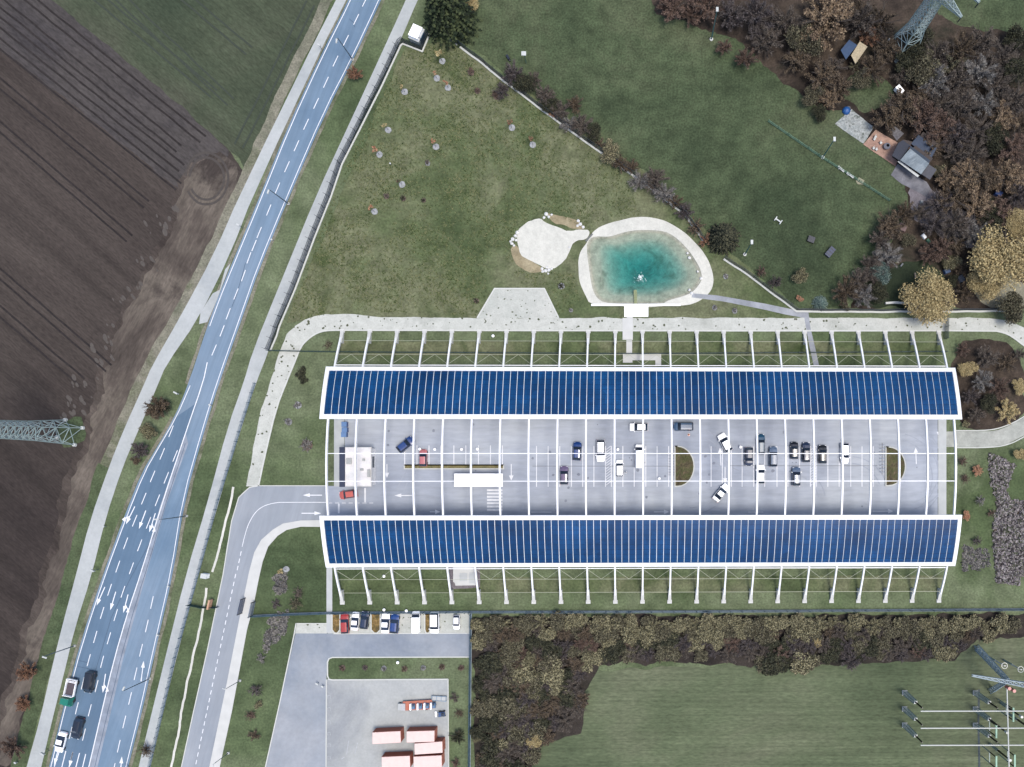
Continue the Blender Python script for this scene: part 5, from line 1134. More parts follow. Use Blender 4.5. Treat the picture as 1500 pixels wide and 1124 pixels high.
# portal gantry
t0 = G(1431, 960); t = thing('portal_gantry', 'blue-grey lattice portal gantry above the substation busbars', 'gantry', (t0.x, t0.y, 0))
ap = G(1476, 997, 12.5)
def lat2(A, B, w0, w1, n, nm):
    d = (B-A).normalized(); s1 = d.cross(Vector((0,0,1))).normalized(); s2 = s1.cross(d); mb = MB()
    q = lambda c, w_: [c+s1*w_+s2*w_, c-s1*w_+s2*w_, c-s1*w_-s2*w_, c+s1*w_-s2*w_]
    lattice(mb, q(A, w0), q(B, w1), n, .12, .08); return mb.build(nm, flat('gantry_steel', C(150,176,198), .5), t)
lat2(G(1430,948), ap, .5, .35, 10, 'leg'); lat2(G(1452,1012), ap, .5, .35, 8, 'leg')
lat2(G(1423.5,989.5,12.6), G(1500,1003,12.6), .15, .45, 9, 'beam'); lat2(G(1500,1003,12.6), G(1620,1010,12.6), .45, .45, 12, 'beam')
lat2(G(1570,955), G(1620,1010,12.6), .5, .35, 10, 'leg'); lat2(G(1590,1040), G(1620,1010,12.6), .5, .35, 10, 'leg')
for x, y in ((1474,1006),(1481,1009.5),(1500,1005)):
    p = G(x, y, 11.4); MB().tube(p, p+Vector((0,0,1.4)), .36, n=10).build('insulator', M_insr, t)
def ringpost(px, z, label):
    b_ = G(*px); t = thing('surge_arrester', label, 'surge arrester', (b_.x, b_.y, 0), 0, 'surge arresters with white rings'); MB().tube((0,0,0),(0,0,z*.5),.22,n=8).build('post', M_post, t, rel=False); MB().tube((0,0,z*.5),(0,0,z),.15,n=8).build('insulator', M_bus, t, rel=False)
    mb = MB(); n = 18
    for i in range(n):
        a0, a1 = 2*math.pi*i/n, 2*math.pi*(i+1)/n; mb.bar((.62*math.cos(a0), .62*math.sin(a0), z-.2), (.62*math.cos(a1), .62*math.sin(a1), z-.2), .1)
    mb.bar((0,0,z),(.62,0,z-.2),.05); mb.bar((0,0,z),(-.62,0,z-.2),.05); mb.build('grading_ring', M_bus, t, rel=False)
ringpost((1444,960), 8.5, 'surge arrester with white ring beside the gantry leg'); ringpost((1470,967), 7.5, 'surge arrester with white ring at the right photo edge')
def disc(px, label):
    b_ = G(*px); t = thing('disconnector', label, 'disconnector', (b_.x, b_.y, 0), 0, 'disconnectors of the substation'); z = 6.5
    for sy in (-1.2, 1.2): MB().tube((0,sy,0),(0,sy,z*.55),.12,n=8).build('post', M_post, t, rel=False); MB().tube((0,sy,z*.55),(0,sy,z),.14,n=8).build('insulator', M_ins, t, rel=False)
    MB().box((0,0,z+.1),(.35,3.0,.2)).build('arm', flat('disc_green', C(150,200,180), .5), t, rel=False); MB().box((0,0,z*.55),(.2,2.8,.16)).build('beam', M_post, t, rel=False)
disc((1438,1100),'greenish disconnector below the busbars, left one'); disc((1464,1098),'greenish disconnector below the busbars, right one')
disc((1438,1055),'disconnector between the middle and lower busbar'); disc((1462,1032),'disconnector between the upper and middle busbar'); 
for k, (x, y, z) in enumerate(((1446,1052,9),(1466,1030,9),(1450,1090,9),(1478,1046,9))):
    b_ = G(x, y); t = thing('voltage_transformer', ['black instrument transformer under the middle busbar crossing', 'black instrument transformer under the upper busbar crossing', 'black instrument transformer below the lower busbar', 'black instrument transformer close to the right photo edge'][k], 'transformer', (b_.x, b_.y, 0), 0, 'instrument transformers'); MB().tube((0,0,0),(0,0,z*.4),.3,n=8).build('post', M_post, t, rel=False); MB().tube((0,0,z*.4),(0,0,z*.9),.24,.18,8).build('insulator', M_ins, t, rel=False); MB().tube((0,0,z*.9),(0,0,z),.28,n=10).build('cap', M_bus, t, rel=False)
kb = MB(); ribbon(kb, rough(GP([(1434,1010),(1433,1060),(1434,1100),(1435,1200)]), .05, 1, 2, closed=False), .45, .06); structure('cable_trench', kb, flat('trench_cover', C(58,74,84), .8, var=.3, scale=1.2))
# ================================================================ VEGETATION
def leafmat(name, cols, rough=.8):
    m, t, b = newmat(name); N = t.nodes.new; L = t.links.new
    tc = N('ShaderNodeTexCoord'); oi = N('ShaderNodeObjectInfo'); ad = N('ShaderNodeVectorMath'); ad.operation = 'ADD'
    L(tc.outputs['Object'], ad.inputs[0]); cb = N('ShaderNodeCombineXYZ'); ml = N('ShaderNodeMath'); ml.operation = 'MULTIPLY'; ml.inputs[1].default_value = 91; L(oi.outputs['Random'], ml.inputs[0]); L(ml.outputs[0], cb.inputs[0]); L(ml.outputs[0], cb.inputs[1]); L(cb.outputs[0], ad.inputs[1])
    n1 = N('ShaderNodeTexNoise'); n1.inputs['Scale'].default_value = .55; n1.inputs['Detail'].default_value = 3; L(ad.outputs[0], n1.inputs['Vector'])
    n2 = N('ShaderNodeTexWhiteNoise'); sn = N('ShaderNodeVectorMath'); sn.operation = 'SNAP'; sn.inputs[1].default_value = (.3,.3,.3); L(ad.outputs[0], sn.inputs[0]); L(sn.outputs[0], n2.inputs['Vector'])
    mxr = N('ShaderNodeMapRange'); mxr.inputs['To Min'].default_value = -.42; mxr.inputs['To Max'].default_value = .42; L(n2.outputs['Value'], mxr.inputs['Value'])
    sm = N('ShaderNodeMath'); sm.operation = 'ADD'; L(n1.outputs['Fac'], sm.inputs[0]); L(mxr.outputs[0], sm.inputs[1])
    cr = N('ShaderNodeValToRGB'); e = cr.color_ramp.elements; e[0].position = .2; e[0].color = (*cols[0],1); e[1].position = .85; e[1].color = (*cols[-1],1)
    for i, c in enumerate(cols[1:-1]): q = e.new(.2+.65*(i+1)/(len(cols)-1)); q.color = (*c,1)
    L(sm.outputs[0], cr.inputs[0]); L(cr.outputs[0], b.inputs['Base Color']); b.inputs['Roughness'].default_value = rough; b.inputs['Specular IOR Level'].default_value = .15
    b.inputs['Transmission Weight'].default_value = 0
    return m
LM = {'brown': leafmat('brown_leaves', [C(66,58,52), C(104,92,82), C(142,126,110), C(88,80,70)]),
 'rust': leafmat('rust_leaves', [C(100,74,64), C(150,112,94), C(172,138,116)]),
 'orange': leafmat('orange_leaves', [C(186,130,108), C(216,166,142), C(200,168,140)]),
 'gold': leafmat('golden_leaves', [C(158,140,104), C(216,196,150), C(238,222,178), C(188,172,128)]),
 'olive': leafmat('olive_leaves', [C(52,52,44), C(100,98,82), C(150,146,124), C(70,66,58)]),
 'lime': leafmat('yellow_green_leaves', [C(68,68,56), C(134,131,106), C(196,190,158), C(84,80,68)]),
 'dark': leafmat('dark_leaves', [C(34,38,32), C(62,66,54), C(94,94,76)]),
 'grey': leafmat('grey_twigs', [C(80,74,74), C(110,102,99), C(134,126,121)]),
 'purple': leafmat('purple_twigs', [C(70,64,68), C(98,92,97), C(122,116,120)]),
 'ash': leafmat('ash_twigs', [C(104,104,110), C(140,138,142), C(168,166,166)]),
 'conifer': leafmat('conifer_needles', [C(26,36,26), C(50,64,44), C(84,94,64)]),
 'blue': leafmat('blue_needles', [C(60,82,84), C(104,128,128), C(142,160,156)]),
 'tan': leafmat('tan_leaves', [C(96,82,72), C(146,126,108), C(184,164,142), C(112,98,86)]),
 'red': leafmat('red_brown_leaves', [C(80,66,62), C(112,94,88), C(138,118,110)])}
M_bark = flat('bark', C(82,74,70), .9, var=.2)
_vm = {}
def stem_mesh(seed, R_, H_, nb):
    r_ = random.Random(seed); mb = MB(); mb.tube((0,0,0),(0,0,H_*.45), R_*.05+.05, R_*.035+.03, 7)
    for i in range(nb):
        a = i*2.4+r_.uniform(-.3,.3); z0 = H_*r_.uniform(.2,.45); l_ = R_*r_.uniform(.6,.92); z1 = z0+H_*r_.uniform(.2,.5)
        p0 = Vector((0,0,z0)); p1 = Vector((math.cos(a)*l_*.5, math.sin(a)*l_*.5, (z0+z1)/2+.2)); p2 = Vector((math.cos(a+.2)*l_, math.sin(a+.2)*l_, z1))
        mb.tube(p0, p1, R_*.03+.02, R_*.02+.01, 5); mb.tube(p1, p2, R_*.02+.01, .015, 4)
        for j in range(3):
            b_ = a+r_.uniform(-.9,.9); q = p1.lerp(p2, r_.uniform(.1,.8)); mb.tube(q, q+Vector((math.cos(b_), math.sin(b_), .5))*l_*.35, .02+R_*.006, .01, 3)
    return mb
def crown_leafy(seed, R_, H_, n, ls, lobes=9, dens=.55):
    r_ = random.Random(seed); mb = MB(); Lb = []
    for i in range(lobes):
        a = r_.uniform(0, 6.283); rr_ = R_*math.sqrt(r_.uniform(0,.5)); Lb.append((rr_*math.cos(a), rr_*math.sin(a), H_*r_.uniform(.5,.8), R_*r_.uniform(.3,.5)))
    Lb.append((0,0,H_*.7,R_*.5)); V = []; Fc = []
    for i in range(n):
        lx, ly, lz, lr = r_.choice(Lb); d = Vector((r_.gauss(0,1), r_.gauss(0,1), r_.gauss(0,1)+.25)).normalized(); k = lr*(r_.random()**.35)*r_.uniform(.8,1.15)
        c = Vector((lx,ly,lz))+Vector((d.x*k, d.y*k, d.z*k*min(1, H_*.5/R_)))
        nn = Vector((r_.gauss(0,1), r_.gauss(0,1), r_.gauss(0,1)+1.0)).normalized(); u = nn.orthogonal().normalized(); u.rotate(Matrix.Rotation(r_.uniform(0,6.28), 3, nn)); v = nn.cross(u); s_ = ls*r_.uniform(.55,1.3)
        b0 = len(V); V += [c+u*s_, c+v*s_*.7, c-u*s_, c-v*s_*.7]; Fc.append((b0,b0+1,b0+2,b0+3))
    mb.add(V, Fc); return mb
def crown_bare(seed, R_, H_, n, lw=.05, leaf=.15):
    """many fine twigs fanning up and out, with a few leaves left on them"""
    r_ = random.Random(seed); mb = MB(); V = []; Fc = []
    br = []
    for i in range(34):
        a = r_.uniform(0, 6.283); e = math.acos(r_.uniform(.15, .98)); l_ = R_*r_.uniform(.55, 1.0); st = Vector((0,0,H_*r_.uniform(.25,.45)))
        d = Vector((math.sin(e)*math.cos(a), math.sin(e)*math.sin(a), math.cos(e)*min(1.2, H_*.6/R_))); br.append((st, d, l_))
    for i in range(n):
        st, d, l_ = r_.choice(br); t = r_.random()**.6; p = st+d*l_*t; dd = (d+Vector((r_.gauss(0,.45), r_.gauss(0,.45), r_.gauss(0,.3)+.1))).normalized(); L_ = R_*r_.uniform(.1,.24)
        s_ = dd.cross(Vector((r_.gauss(0,.4), r_.gauss(0,.4), 1))).normalized()*lw*r_.uniform(.6,1.3); b0 = len(V); V += [p-s_, p+s_, p+dd*L_]; Fc.append((b0,b0+1,b0+2))
        if r_.random() < leaf:
            c = p+dd*L_*.8; q = R_*.018+.05; b0 = len(V); u = Vector((r_.gauss(0,1), r_.gauss(0,1), r_.gauss(0,.5))).normalized(); v = u.cross(Vector((r_.gauss(0,.5),r_.gauss(0,.5),1))).normalized(); V += [c+u*q, c+v*q, c-u*q, c-v*q]; Fc.append((b0,b0+1,b0+2,b0+3))
    mb.add(V, Fc); return mb
def crown_spruce(seed, R_, H_, tiers=15, wide=.16):
    r_ = random.Random(seed); mb = MB(); V = []; Fc = []
    for j in range(tiers):
        f = j/(tiers-1); z = H_*(.1+.88*f); rr_ = R_*(1-f)**.85+.12; nb = max(6, int(18*(1-f)+6))
        for i in range(nb):
            a = 2*math.pi*(i+r_.uniform(-.25,.25))/nb+j*.7; L_ = rr_*r_.uniform(.78,1.1); d = Vector((math.cos(a), math.sin(a), -.28)); s_ = Vector((-math.sin(a), math.cos(a), 0)); n_ = max(3, int(L_/.35))
            for k in range(n_):
                t = (k+.3)/n_; p = Vector((0,0,z))+d*L_*t+Vector((0,0,.12*math.sin(t*3.1)*L_)); wd = (wide*R_*.55*(1-abs(t-.45))+.06)
                for sg in (1, -1):
                    q = p+s_*sg*wd*r_.uniform(.7,1.3)+d*wd*.9; b0 = len(V); V += [p-d*.09, q-Vector((0,0,.1)), p+d*(L_/n_*1.1)]; Fc.append((b0,b0+1,b0+2) if sg < 0 else (b0,b0+2,b0+1))
    mb.add(V, Fc); return mb
def vm(kind, var):
    k = (kind, var)
    if k in _vm: return _vm[k]
    if kind == 'leafy': c = crown_leafy(10+var, 1.0*4, 6, 5200, .17, 12); s_ = stem_mesh(10+var, 4, 6, 9); b0 = 4.0
    elif kind == 'big': c = crown_leafy(30+var, 8, 11, 15000, .24, 22); s_ = stem_mesh(30+var, 8, 11, 14); b0 = 8.0
    elif kind == 'bare': c = crown_bare(50+var, 4, 6, 8000, .028, .07); s_ = stem_mesh(50+var, 4, 6, 12); b0 = 4.0
    elif kind == 'halfbare': c = crown_bare(60+var, 4, 6, 6500, .028, .4); s_ = stem_mesh(60+var, 4, 6, 12); b0 = 4.0
    elif kind == 'shrub': c = crown_leafy(70+var, 2, 2.4, 1500, .13, 8); s_ = stem_mesh(70+var, 2, 2.2, 6); b0 = 2.0
    elif kind == 'twig': c = crown_bare(80+var, 2, 2.6, 1300, .028, .3); s_ = stem_mesh(80+var, 2, 2.4, 7); b0 = 2.0
    elif kind == 'bushy': c = crown_leafy(40+var, 4, 5, 1500, .46, 18); s_ = stem_mesh(40+var, 4, 5, 10); b0 = 4.0
    elif kind == 'spruce': c = crown_spruce(90+var, 4, 11); s_ = MB().tube((0,0,0),(0,0,10.5),.22,.04,7); b0 = 4.0
    elif kind == 'sapling': c = crown_leafy(95+var, .75, 1.7, 130, .11, 4); c.v = [(x,y,z+1.3) for x,y,z in c.v]; s_ = MB().tube((0,0,0),(0,0,2.4),.04,.02,5); b0 = .75
    _vm[k] = (c.mesh('crown', LM['brown']), s_.mesh('trunk', M_bark), b0, {'bushy':5,'leafy':6,'big':11,'bare':6,'halfbare':6,'shrub':2.4,'twig':2.6,'spruce':11,'sapling':2.6}[kind]); return _vm[k]
rt = random.Random(77); TN = [0]
def tree(px, py, rpx, kind, col, label, group=None, name='tree', cat='tree', hk=1.0, z0=.04):
    TN[0] += 1; cm, tm, b0, h0 = vm(kind, TN[0] % 3); s_ = rpx/6.75/b0; p = G(px, py, h0*s_*hk*.6)
    t = thing(name, label, cat, (p.x, p.y, z0), rt.uniform(0, 6.28), group); t.scale = (s_*rt.uniform(.94,1.06), s_*rt.uniform(.94,1.06), s_*hk)
    c = bpy.data.objects.new('crown', cm); COL.objects.link(c); c.parent = t; c.material_slots[0].link = 'OBJECT'; c.material_slots[0].material = LM[col]
    k = bpy.data.objects.new('trunk', tm); COL.objects.link(k); k.parent = t
    return t
T = tree
# --- single trees
T(640,14,40,'spruce','conifer','tall dark spruce behind the white transformer hut at the top','',hk=1.25) if 0 else T(645,-10,44,'spruce','conifer','tall dark spruce behind the white transformer hut at the top')
T(690,4,13,'leafy','gold','yellow tree just right of the tall dark spruce, cut by the top edge')
T(1062,343,27,'spruce','dark','round dark conifer at the end of the diagonal fence, right of the pond',hk=.7)
T(1361,437,38,'big','gold','round golden tree standing over the gravel path fence')
T(1474,378,50,'big','gold','very large golden tree at the right photo edge'); T(1445,415,28,'big','gold','golden crown joining the lower left of the very large golden tree'); T(1494,330,26,'big','gold','golden crown joining the top of the very large golden tree')
T(1480,450,26,'leafy','olive','olive tree over the end of the fence at the right photo edge')
T(1172,404,14,'leafy','lime','yellow-green bush alone on the lower garden lawn',None,'bush','bush'); T(1172,437,6,'shrub','orange','tiny orange bush by the fence below the yellow-green bush',None,'bush','bush')
T(1203,443,12,'spruce','blue','bluish small conifer leaning over the fence',None,hk=.5); T(1238,449,8,'shrub','olive','small green bush at the fence right of the bluish conifer',None,'bush','bush'); T(1136,413,12,'bare','purple','purple-brown bare bush above the lower right fence',None,'bush','bush'); T(1115,398,10,'twig','red','reddish bare bush in the fence corner below the round dark conifer',None,'bush','bush')
T(519,107,13,'halfbare','rust','rusty-leaved tree on the verge right of the main road')
T(229,597,21,'halfbare','brown','large brown bush on the verge between cycle path and road',None,'bush','bush'); T(241,596,12,'shrub','dark','dark green bush at the road side of the large brown bush',None,'bush','bush'); T(219,632,14,'leafy','lime','yellow-green bush below the large brown bush on the verge',None,'bush','bush'); T(203,659,14,'halfbare','purple','dark purple bush at the cycle path below the yellow-green one',None,'bush','bush'); T(199,674,8,'shrub','brown','tan leaf clump at the lower end of the verge bushes',None,'bush','bush')
T(38,984,17,'halfbare','rust','rusty tree at the field edge, uppermost of three'); T(34,1031,14,'halfbare','rust','rusty tree at the field edge, middle one of three'); T(17,1097,18,'halfbare','red','dark rusty tree at the field edge, lowest of three')
T(212,1099,12,'twig','brown','thin brown bush beside the foot path near the bottom edge',None,'bush','bush')
# --- hedge of bare bushes behind the diagonal fence
HG = [(735,132,12,'bare','purple'),(752,108,17,'bare','purple'),(768,124,15,'leafy','dark'),(782,118,12,'bare','grey'),(797,138,15,'bare','grey'),(806,154,12,'leafy','dark'),(822,162,15,'bare','grey'),(842,152,13,'bare','brown'),(833,183,13,'bare','ash'),(852,184,17,'bare','grey'),(869,193,13,'leafy','dark'),(893,222,15,'leafy','lime'),(878,210,9,'twig','brown'),(908,240,12,'bare','brown'),(925,245,12,'bare','brown'),(938,265,15,'bare','ash'),(960,262,18,'bare','grey'),(972,285,17,'bare','ash'),(988,296,12,'bare','brown'),(1003,310,13,'bare','purple'),(1020,332,12,'twig','brown'),(1033,352,10,'twig','rust'),(809,166,6,'shrub','orange')]
HN = {'bare': 'bare', 'leafy': 'leafy', 'twig': 'thin twiggy', 'shrub': 'small leafy'}
CN = {'purple':'purplish','dark':'dark green','grey':'grey-brown','brown':'brown','ash':'pale grey','lime':'yellow-green','rust':'rusty','orange':'orange','olive':'olive','gold':'golden','red':'reddish brown','tan':'tan','blue':'bluish','conifer':'dark green'}
def hedge_place(x):
    return 'near the spruce end of the diagonal hedge' if x < 790 else 'in the upper half of the diagonal hedge' if x < 865 else 'in the middle of the diagonal hedge' if x < 930 else 'in the lower half of the diagonal hedge' if x < 995 else 'at the pond end of the diagonal hedge'
for x, y, r_, k, c in HG: T(x, y, r_*1.22, k, c, '%s %s bush %s' % (CN[c], HN[k], hedge_place(x)), 'bushes of the diagonal hedge', 'bush', 'bush', hk=.75)
# --- wood at the upper right
W = [(1035,8,24,'halfbare','red'),(985,8,22,'halfbare','red'),(1010,22,14,'bare','red'),(1070,20,20,'bare','purple'),(1108,22,26,'bare','purple'),(1122,58,22,'bare','grey'),(1060,70,13,'bare','red'),(1092,86,16,'bare','red'),(1150,30,22,'bare','grey'),(1168,86,20,'halfbare','brown'),(1212,28,36,'halfbare','tan'),(1210,8,26,'halfbare','tan'),(1250,14,20,'halfbare','brown'),(1180,60,22,'leafy','olive'),(1262,28,26,'bare','grey'),(1290,30,22,'bare','brown'),(1302,70,20,'halfbare','brown'),(1272,50,16,'halfbare','rust'),(1205,112,22,'halfbare','brown'),(1190,140,14,'leafy','olive'),(1222,98,16,'bare','grey'),(1215,146,14,'halfbare','tan'),(1232,128,16,'halfbare','brown'),(1200,165,13,'leafy','dark'),(1262,115,14,'leafy','olive'),(1280,100,20,'bare','brown'),(1252,96,12,'twig','olive'),
 (1330,90,18,'leafy','dark'),(1345,62,20,'leafy','dark'),(1322,110,14,'bare','grey'),(1352,100,22,'leafy','olive'),(1372,82,22,'bare','grey'),(1395,92,20,'halfbare','olive'),(1372,120,24,'bare','ash'),(1410,72,24,'bare','brown'),(1440,60,22,'bare','grey'),(1470,84,22,'bare','grey'),(1492,60,18,'leafy','dark'),(1405,118,24,'bare','grey'),(1435,105,24,'bare','ash'),(1462,125,22,'bare','grey'),(1490,105,20,'leafy','dark'),(1490,145,22,'bare','grey'),(1350,140,18,'halfbare','brown'),(1325,158,24,'halfbare','brown'),(1352,172,26,'halfbare','red'),(1380,150,22,'bare','grey'),(1300,172,20,'halfbare','brown'),(1382,190,22,'halfbare','red'),(1412,155,24,'bare','grey'),(1442,150,20,'bare','ash'),(1470,170,22,'halfbare','tan'),(1498,180,16,'bare','brown'),(1405,200,22,'bare','purple'),(1432,190,22,'bare','grey'),(1458,205,18,'leafy','dark'),(1482,215,22,'halfbare','red'),(1400,225,18,'bare','grey'),(1425,225,20,'bare','grey'),(1372,252,10,'leafy','olive'),(1375,250,10,'shrub','lime'),(1390,262,16,'halfbare','tan'),(1415,262,24,'halfbare','tan'),(1446,256,24,'halfbare','brown'),(1478,258,24,'halfbare','tan'),(1400,290,22,'halfbare','brown'),(1432,300,22,'halfbare','tan'),(1462,312,22,'halfbare','red'),(1494,285,20,'bare','purple'),(1376,300,20,'bare','purple'),(1370,330,20,'bare','purple'),(1400,330,24,'bare','grey'),(1428,345,22,'bare','ash'),(1380,365,18,'halfbare','red'),(1360,372,14,'halfbare','red'),(1398,358,16,'halfbare','brown'),(1348,312,14,'bare','grey'),(1325,312,18,'bare','brown'),(1305,330,20,'halfbare','brown'),(1290,352,18,'bare','grey'),(1330,352,12,'leafy','olive'),(1300,375,20,'bare','ash'),(1276,392,18,'bare','grey'),(1290,400,14,'leafy','blue'),(1258,412,18,'bare','grey'),(1240,428,20,'bare','brown'),(1266,432,18,'bare','ash'),(1285,428,14,'leafy','dark'),(1393,384,13,'leafy','lime'),(1420,395,16,'bare','brown'),(1412,428,16,'bare','brown'),(1395,412,10,'leafy','dark'),(1450,300,12,'leafy','dark'),(1455,322,18,'leafy','dark'),(1330,220,10,'leafy','rust'),(1365,215,16,'halfbare','brown')]
def wood_place(x, y):
    L_ = [((1240,72),'the blue and pale shed'),((1316,132),'the small white trailer box'),((1238,172),'the patchy terrace'),((1335,235),'the club house'),((1340,42),'the top right pylon'),((1385,305),'the gravel courtyard'),((1361,437),'the round golden tree'),((1460,285),'the blue tarpaulin box'),((1474,378),'the very large golden tree'),((1325,400),'the shaded garden'),((1042,50),'the top floodlight mast'),((1480,110),'the upper right photo edge'),((1480,210),'the right photo edge')]
    (lx, ly), nm_ = min(L_, key=lambda q: (q[0][0]-x)**2+(q[0][1]-y)**2); dx, dy = x-lx, y-ly; d = math.hypot(dx, dy)
    if d < 16: return 'right beside '+nm_
    a = math.degrees(math.atan2(-dy, dx)) % 360
    return ['right of','up right of','above','up left of','left of','down left of','below','down right of'][int((a+22.5)//45) % 8]+' '+nm_+('' if d < 45 else ', farther off')
seen = set()
for x, y, r_, k, c in W:
    lb = '%s %s tree %s' % (CN[c], {'bare':'bare','halfbare':'thin-leaved','leafy':'leafy','twig':'twiggy','shrub':'small'}[k], wood_place(x, y))
    if lb in seen: lb = lb.replace(' tree ', ' second tree ', 1) if 0 else lb+(', larger' if r_ > 17 else ', smaller')
    seen.add(lb)
    T(x, y, r_*(1.28 if r_ > 13 else 1.1), k, c, lb, 'trees of the wood at the upper right', hk=.85)
# --- shrubs right of the carport
for x, y, r_, k, c, lb in [(1410,512,14,'bare','red','pinkish bare bush nearest the upper right carport corner'),(1417,540,15,'leafy','gold','pale golden bush right of the upper panel roof'),(1445,525,22,'bare','grey','grey bare tree below the bend of the gravel path'),(1475,530,18,'bare','brown','brown bare tree at the bend of the gravel path'),(1440,560,20,'bare','ash','pale grey bare bush in the middle of the east beds'),(1465,568,20,'bare','red','reddish bare bush in the middle of the east beds'),(1492,566,14,'leafy','gold','yellow bush at the right edge, above the east path'),(1422,582,16,'bare','purple','purplish bare bush close to the upper roof corner'),(1448,592,17,'leafy','dark','dark bush in the lower middle of the east beds'),(1476,603,20,'halfbare','gold','tan thin-leaved bush just above the east path'),(1430,608,16,'bare','grey','grey bare bush above the start of the east path'),(1415,622,7,'shrub','lime','bright green small bush at the start of the east path'),(1495,520,12,'bare','grey','grey bare bush cut by the right edge under the path bend'),
  (1432,690,10,'halfbare','orange','round pale orange bush on the lawn right of the arches'),(1411,676,9,'twig','red','small reddish bush left above the round pale orange bush'),(1414,702,8,'twig','red','small reddish bush left below the round pale orange bush'),(1495,666,11,'leafy','gold','golden bush at the right edge below the east path'),(1436,733,9,'twig','ash','grey twiggy bush left of the heather strip'),(1415,757,9,'shrub','orange','orange bush peeping out at the corner of the lower roof'),(1452,752,7,'twig','red','faint reddish bush touching the heather strip'),(1431,793,9,'twig','purple','purplish twiggy bush between lower roof and heather strip')]:
    T(x, y, r_, k, c, lb, None, 'bush', 'bush', hk=.7)
# --- thicket south of the carport: individual crowns
rb = random.Random(21)
def inpoly(x, y, P):
    c = False; j = len(P)-1
    for i in range(len(P)):
        if (P[i][1] > y) != (P[j][1] > y) and x < (P[j][0]-P[i][0])*(y-P[i][1])/(P[j][1]-P[i][1])+P[i][0]: c = not c
        j = i
    return c
BELT = [(697,908),(1500,902),(1500,926),(1440,932),(1405,958),(1300,968),(1180,974),(1000,966),(885,968),(858,1000),(848,1060),(800,1082),(772,1124),(740,1140),(697,1140)]
cells = []
y = 914; row = 0
while y < 1140:
    x = 704+(row % 2)*9
    while x < 1505:
        qx, qy = x+rb.uniform(-5,5), y+rb.uniform(-4,4)
        if inpoly(qx, qy, BELT): cells.append((qx, qy, row))
        x += 18.5 if row < 4 else 19.5
    y += 14.5 if row < 4 else 17; row += 1
print('thicket crowns', len(cells))
for x, y, row in cells:
    u = rb.random(); west = x < 870 and y > 960
    if row == 0: k, c = ('leafy', 'lime') if u < .55 else ('leafy', 'olive') if u < .85 else ('halfbare', 'lime')
    elif row == 1 and not west: k, c = ('leafy', 'olive') if u < .42 else ('leafy', 'lime') if u < .62 else ('bare', 'grey') if u < .85 else ('halfbare', 'brown')
    elif west: k, c = ('leafy','dark') if u < .26 else ('leafy','olive') if u < .45 else ('bare','grey') if u < .62 else ('bare','purple') if u < .74 else ('halfbare','brown') if u < .9 else ('leafy','lime')
    else: k, c = ('bare','purple') if u < .26 else ('bare','grey') if u < .5 else ('leafy','dark') if u < .68 else ('halfbare','red') if u < .82 else ('leafy','olive') if u < .94 else ('leafy','lime')
    r_ = rb.uniform(9.5, 14) if row < 4 else rb.uniform(11, 17)
    if 696 < x < 715: r_ = min(r_, 11)
    OR = ['first','second','third','fourth','fifth','sixth','seventh','eighth','ninth','tenth','eleventh','twelfth','13th','14th','15th','16th','17th','18th','19th','20th','21st','22nd','23rd']
    rn = ['top','second','third','fourth'][row] if row < 4 else OR[row]
    if west: pl = ', left wood, %s row down, %s from the yard fence' % (rn, OR[min(22, int((x-697)/19.5))])
    else:
        fx = (x-501)/39.86; ni = int(round(fx)); near = abs(fx-ni) < .25
        pl = ', thicket %s row, ' % rn + ('below the %s arch leg' % OR[min(22, ni)] if near else 'right of the %s arch leg' % OR[min(22, int(fx))]) if ni <= 22 else ', thicket %s row, right of all arch legs' % rn
    T(x, y, r_*1.2, 'bushy' if k == 'leafy' else k, c, '%s %s bush%s' % (CN[c], {'leafy':'leafy','bare':'bare','halfbare':'thin-leaved'}[k], pl), 'bushes of the thicket below the carport', 'bush', 'bush', hk=.7 if row < 2 else .6)
for x, y, r_, c, lb in ((783,1085,13,'gold','pale yellow tree at the mown field corner of the thicket'),(776,965,12,'lime','light green bush rising above the left thicket'),(880,960,8,'lime','pale lime bush at the thicket corner over the mown field'),(783,1018,11,'lime','bright yellow-green bush in the middle of the left wood'),(698,1028,5,'gold','tiny cream bush at the yard fence'),(699,1083,6,'lime','tiny lime bush at the yard fence further down'),(1258,944,9,'lime','yellow bush low in the right half of the thicket'),(1196,940,9,'gold','yellow tipped bush low in the middle of the thicket')):
    T(x, y, r_, 'leafy', c, lb, None, 'bush', 'bush', hk=.9)
# --- saplings on white mulch discs
M_mulch = flat('pale_mulch', C(176,180,190), .9, var=.22, scale=3)
M_mulchd = flat('dark_mulch', C(118,104,96), .95, var=.3, scale=3)
def sapling(dx, dy, col, label, r_=1.0, k=1.0, disc=True, bare=False, dark=False):
    b_ = G(dx, dy); t = thing('sapling', label, 'sapling', (b_.x, b_.y, .03), rt.uniform(0,6.28), 'young trees in mulch discs')
    if disc:
        mb = MB(); q = [(math.cos(i*.5236)*.72*r_*rt.uniform(.88,1.1), math.sin(i*.5236)*.72*r_*rt.uniform(.88,1.1)) for i in range(12)]; mb.prism(q, 0, .09); mb.build('mulch_disc', M_mulchd if dark else M_mulch, t, rel=False)
    cm, tm, b0, h0 = vm('sapling' if not bare else 'twig', TN[0] % 3); TN[0] += 1; s_ = k if not bare else k*.5
    c = bpy.data.objects.new('crown', cm); COL.objects.link(c); c.parent = t; c.scale = (s_,s_,s_*(1.15 if not bare else .7)); c.material_slots[0].link = 'OBJECT'; c.material_slots[0].material = LM[col]
    o = bpy.data.objects.new('trunk', tm); COL.objects.link(o); o.parent = t; o.scale = (s_,s_,s_*(1.15 if not bare else .7))
    return t
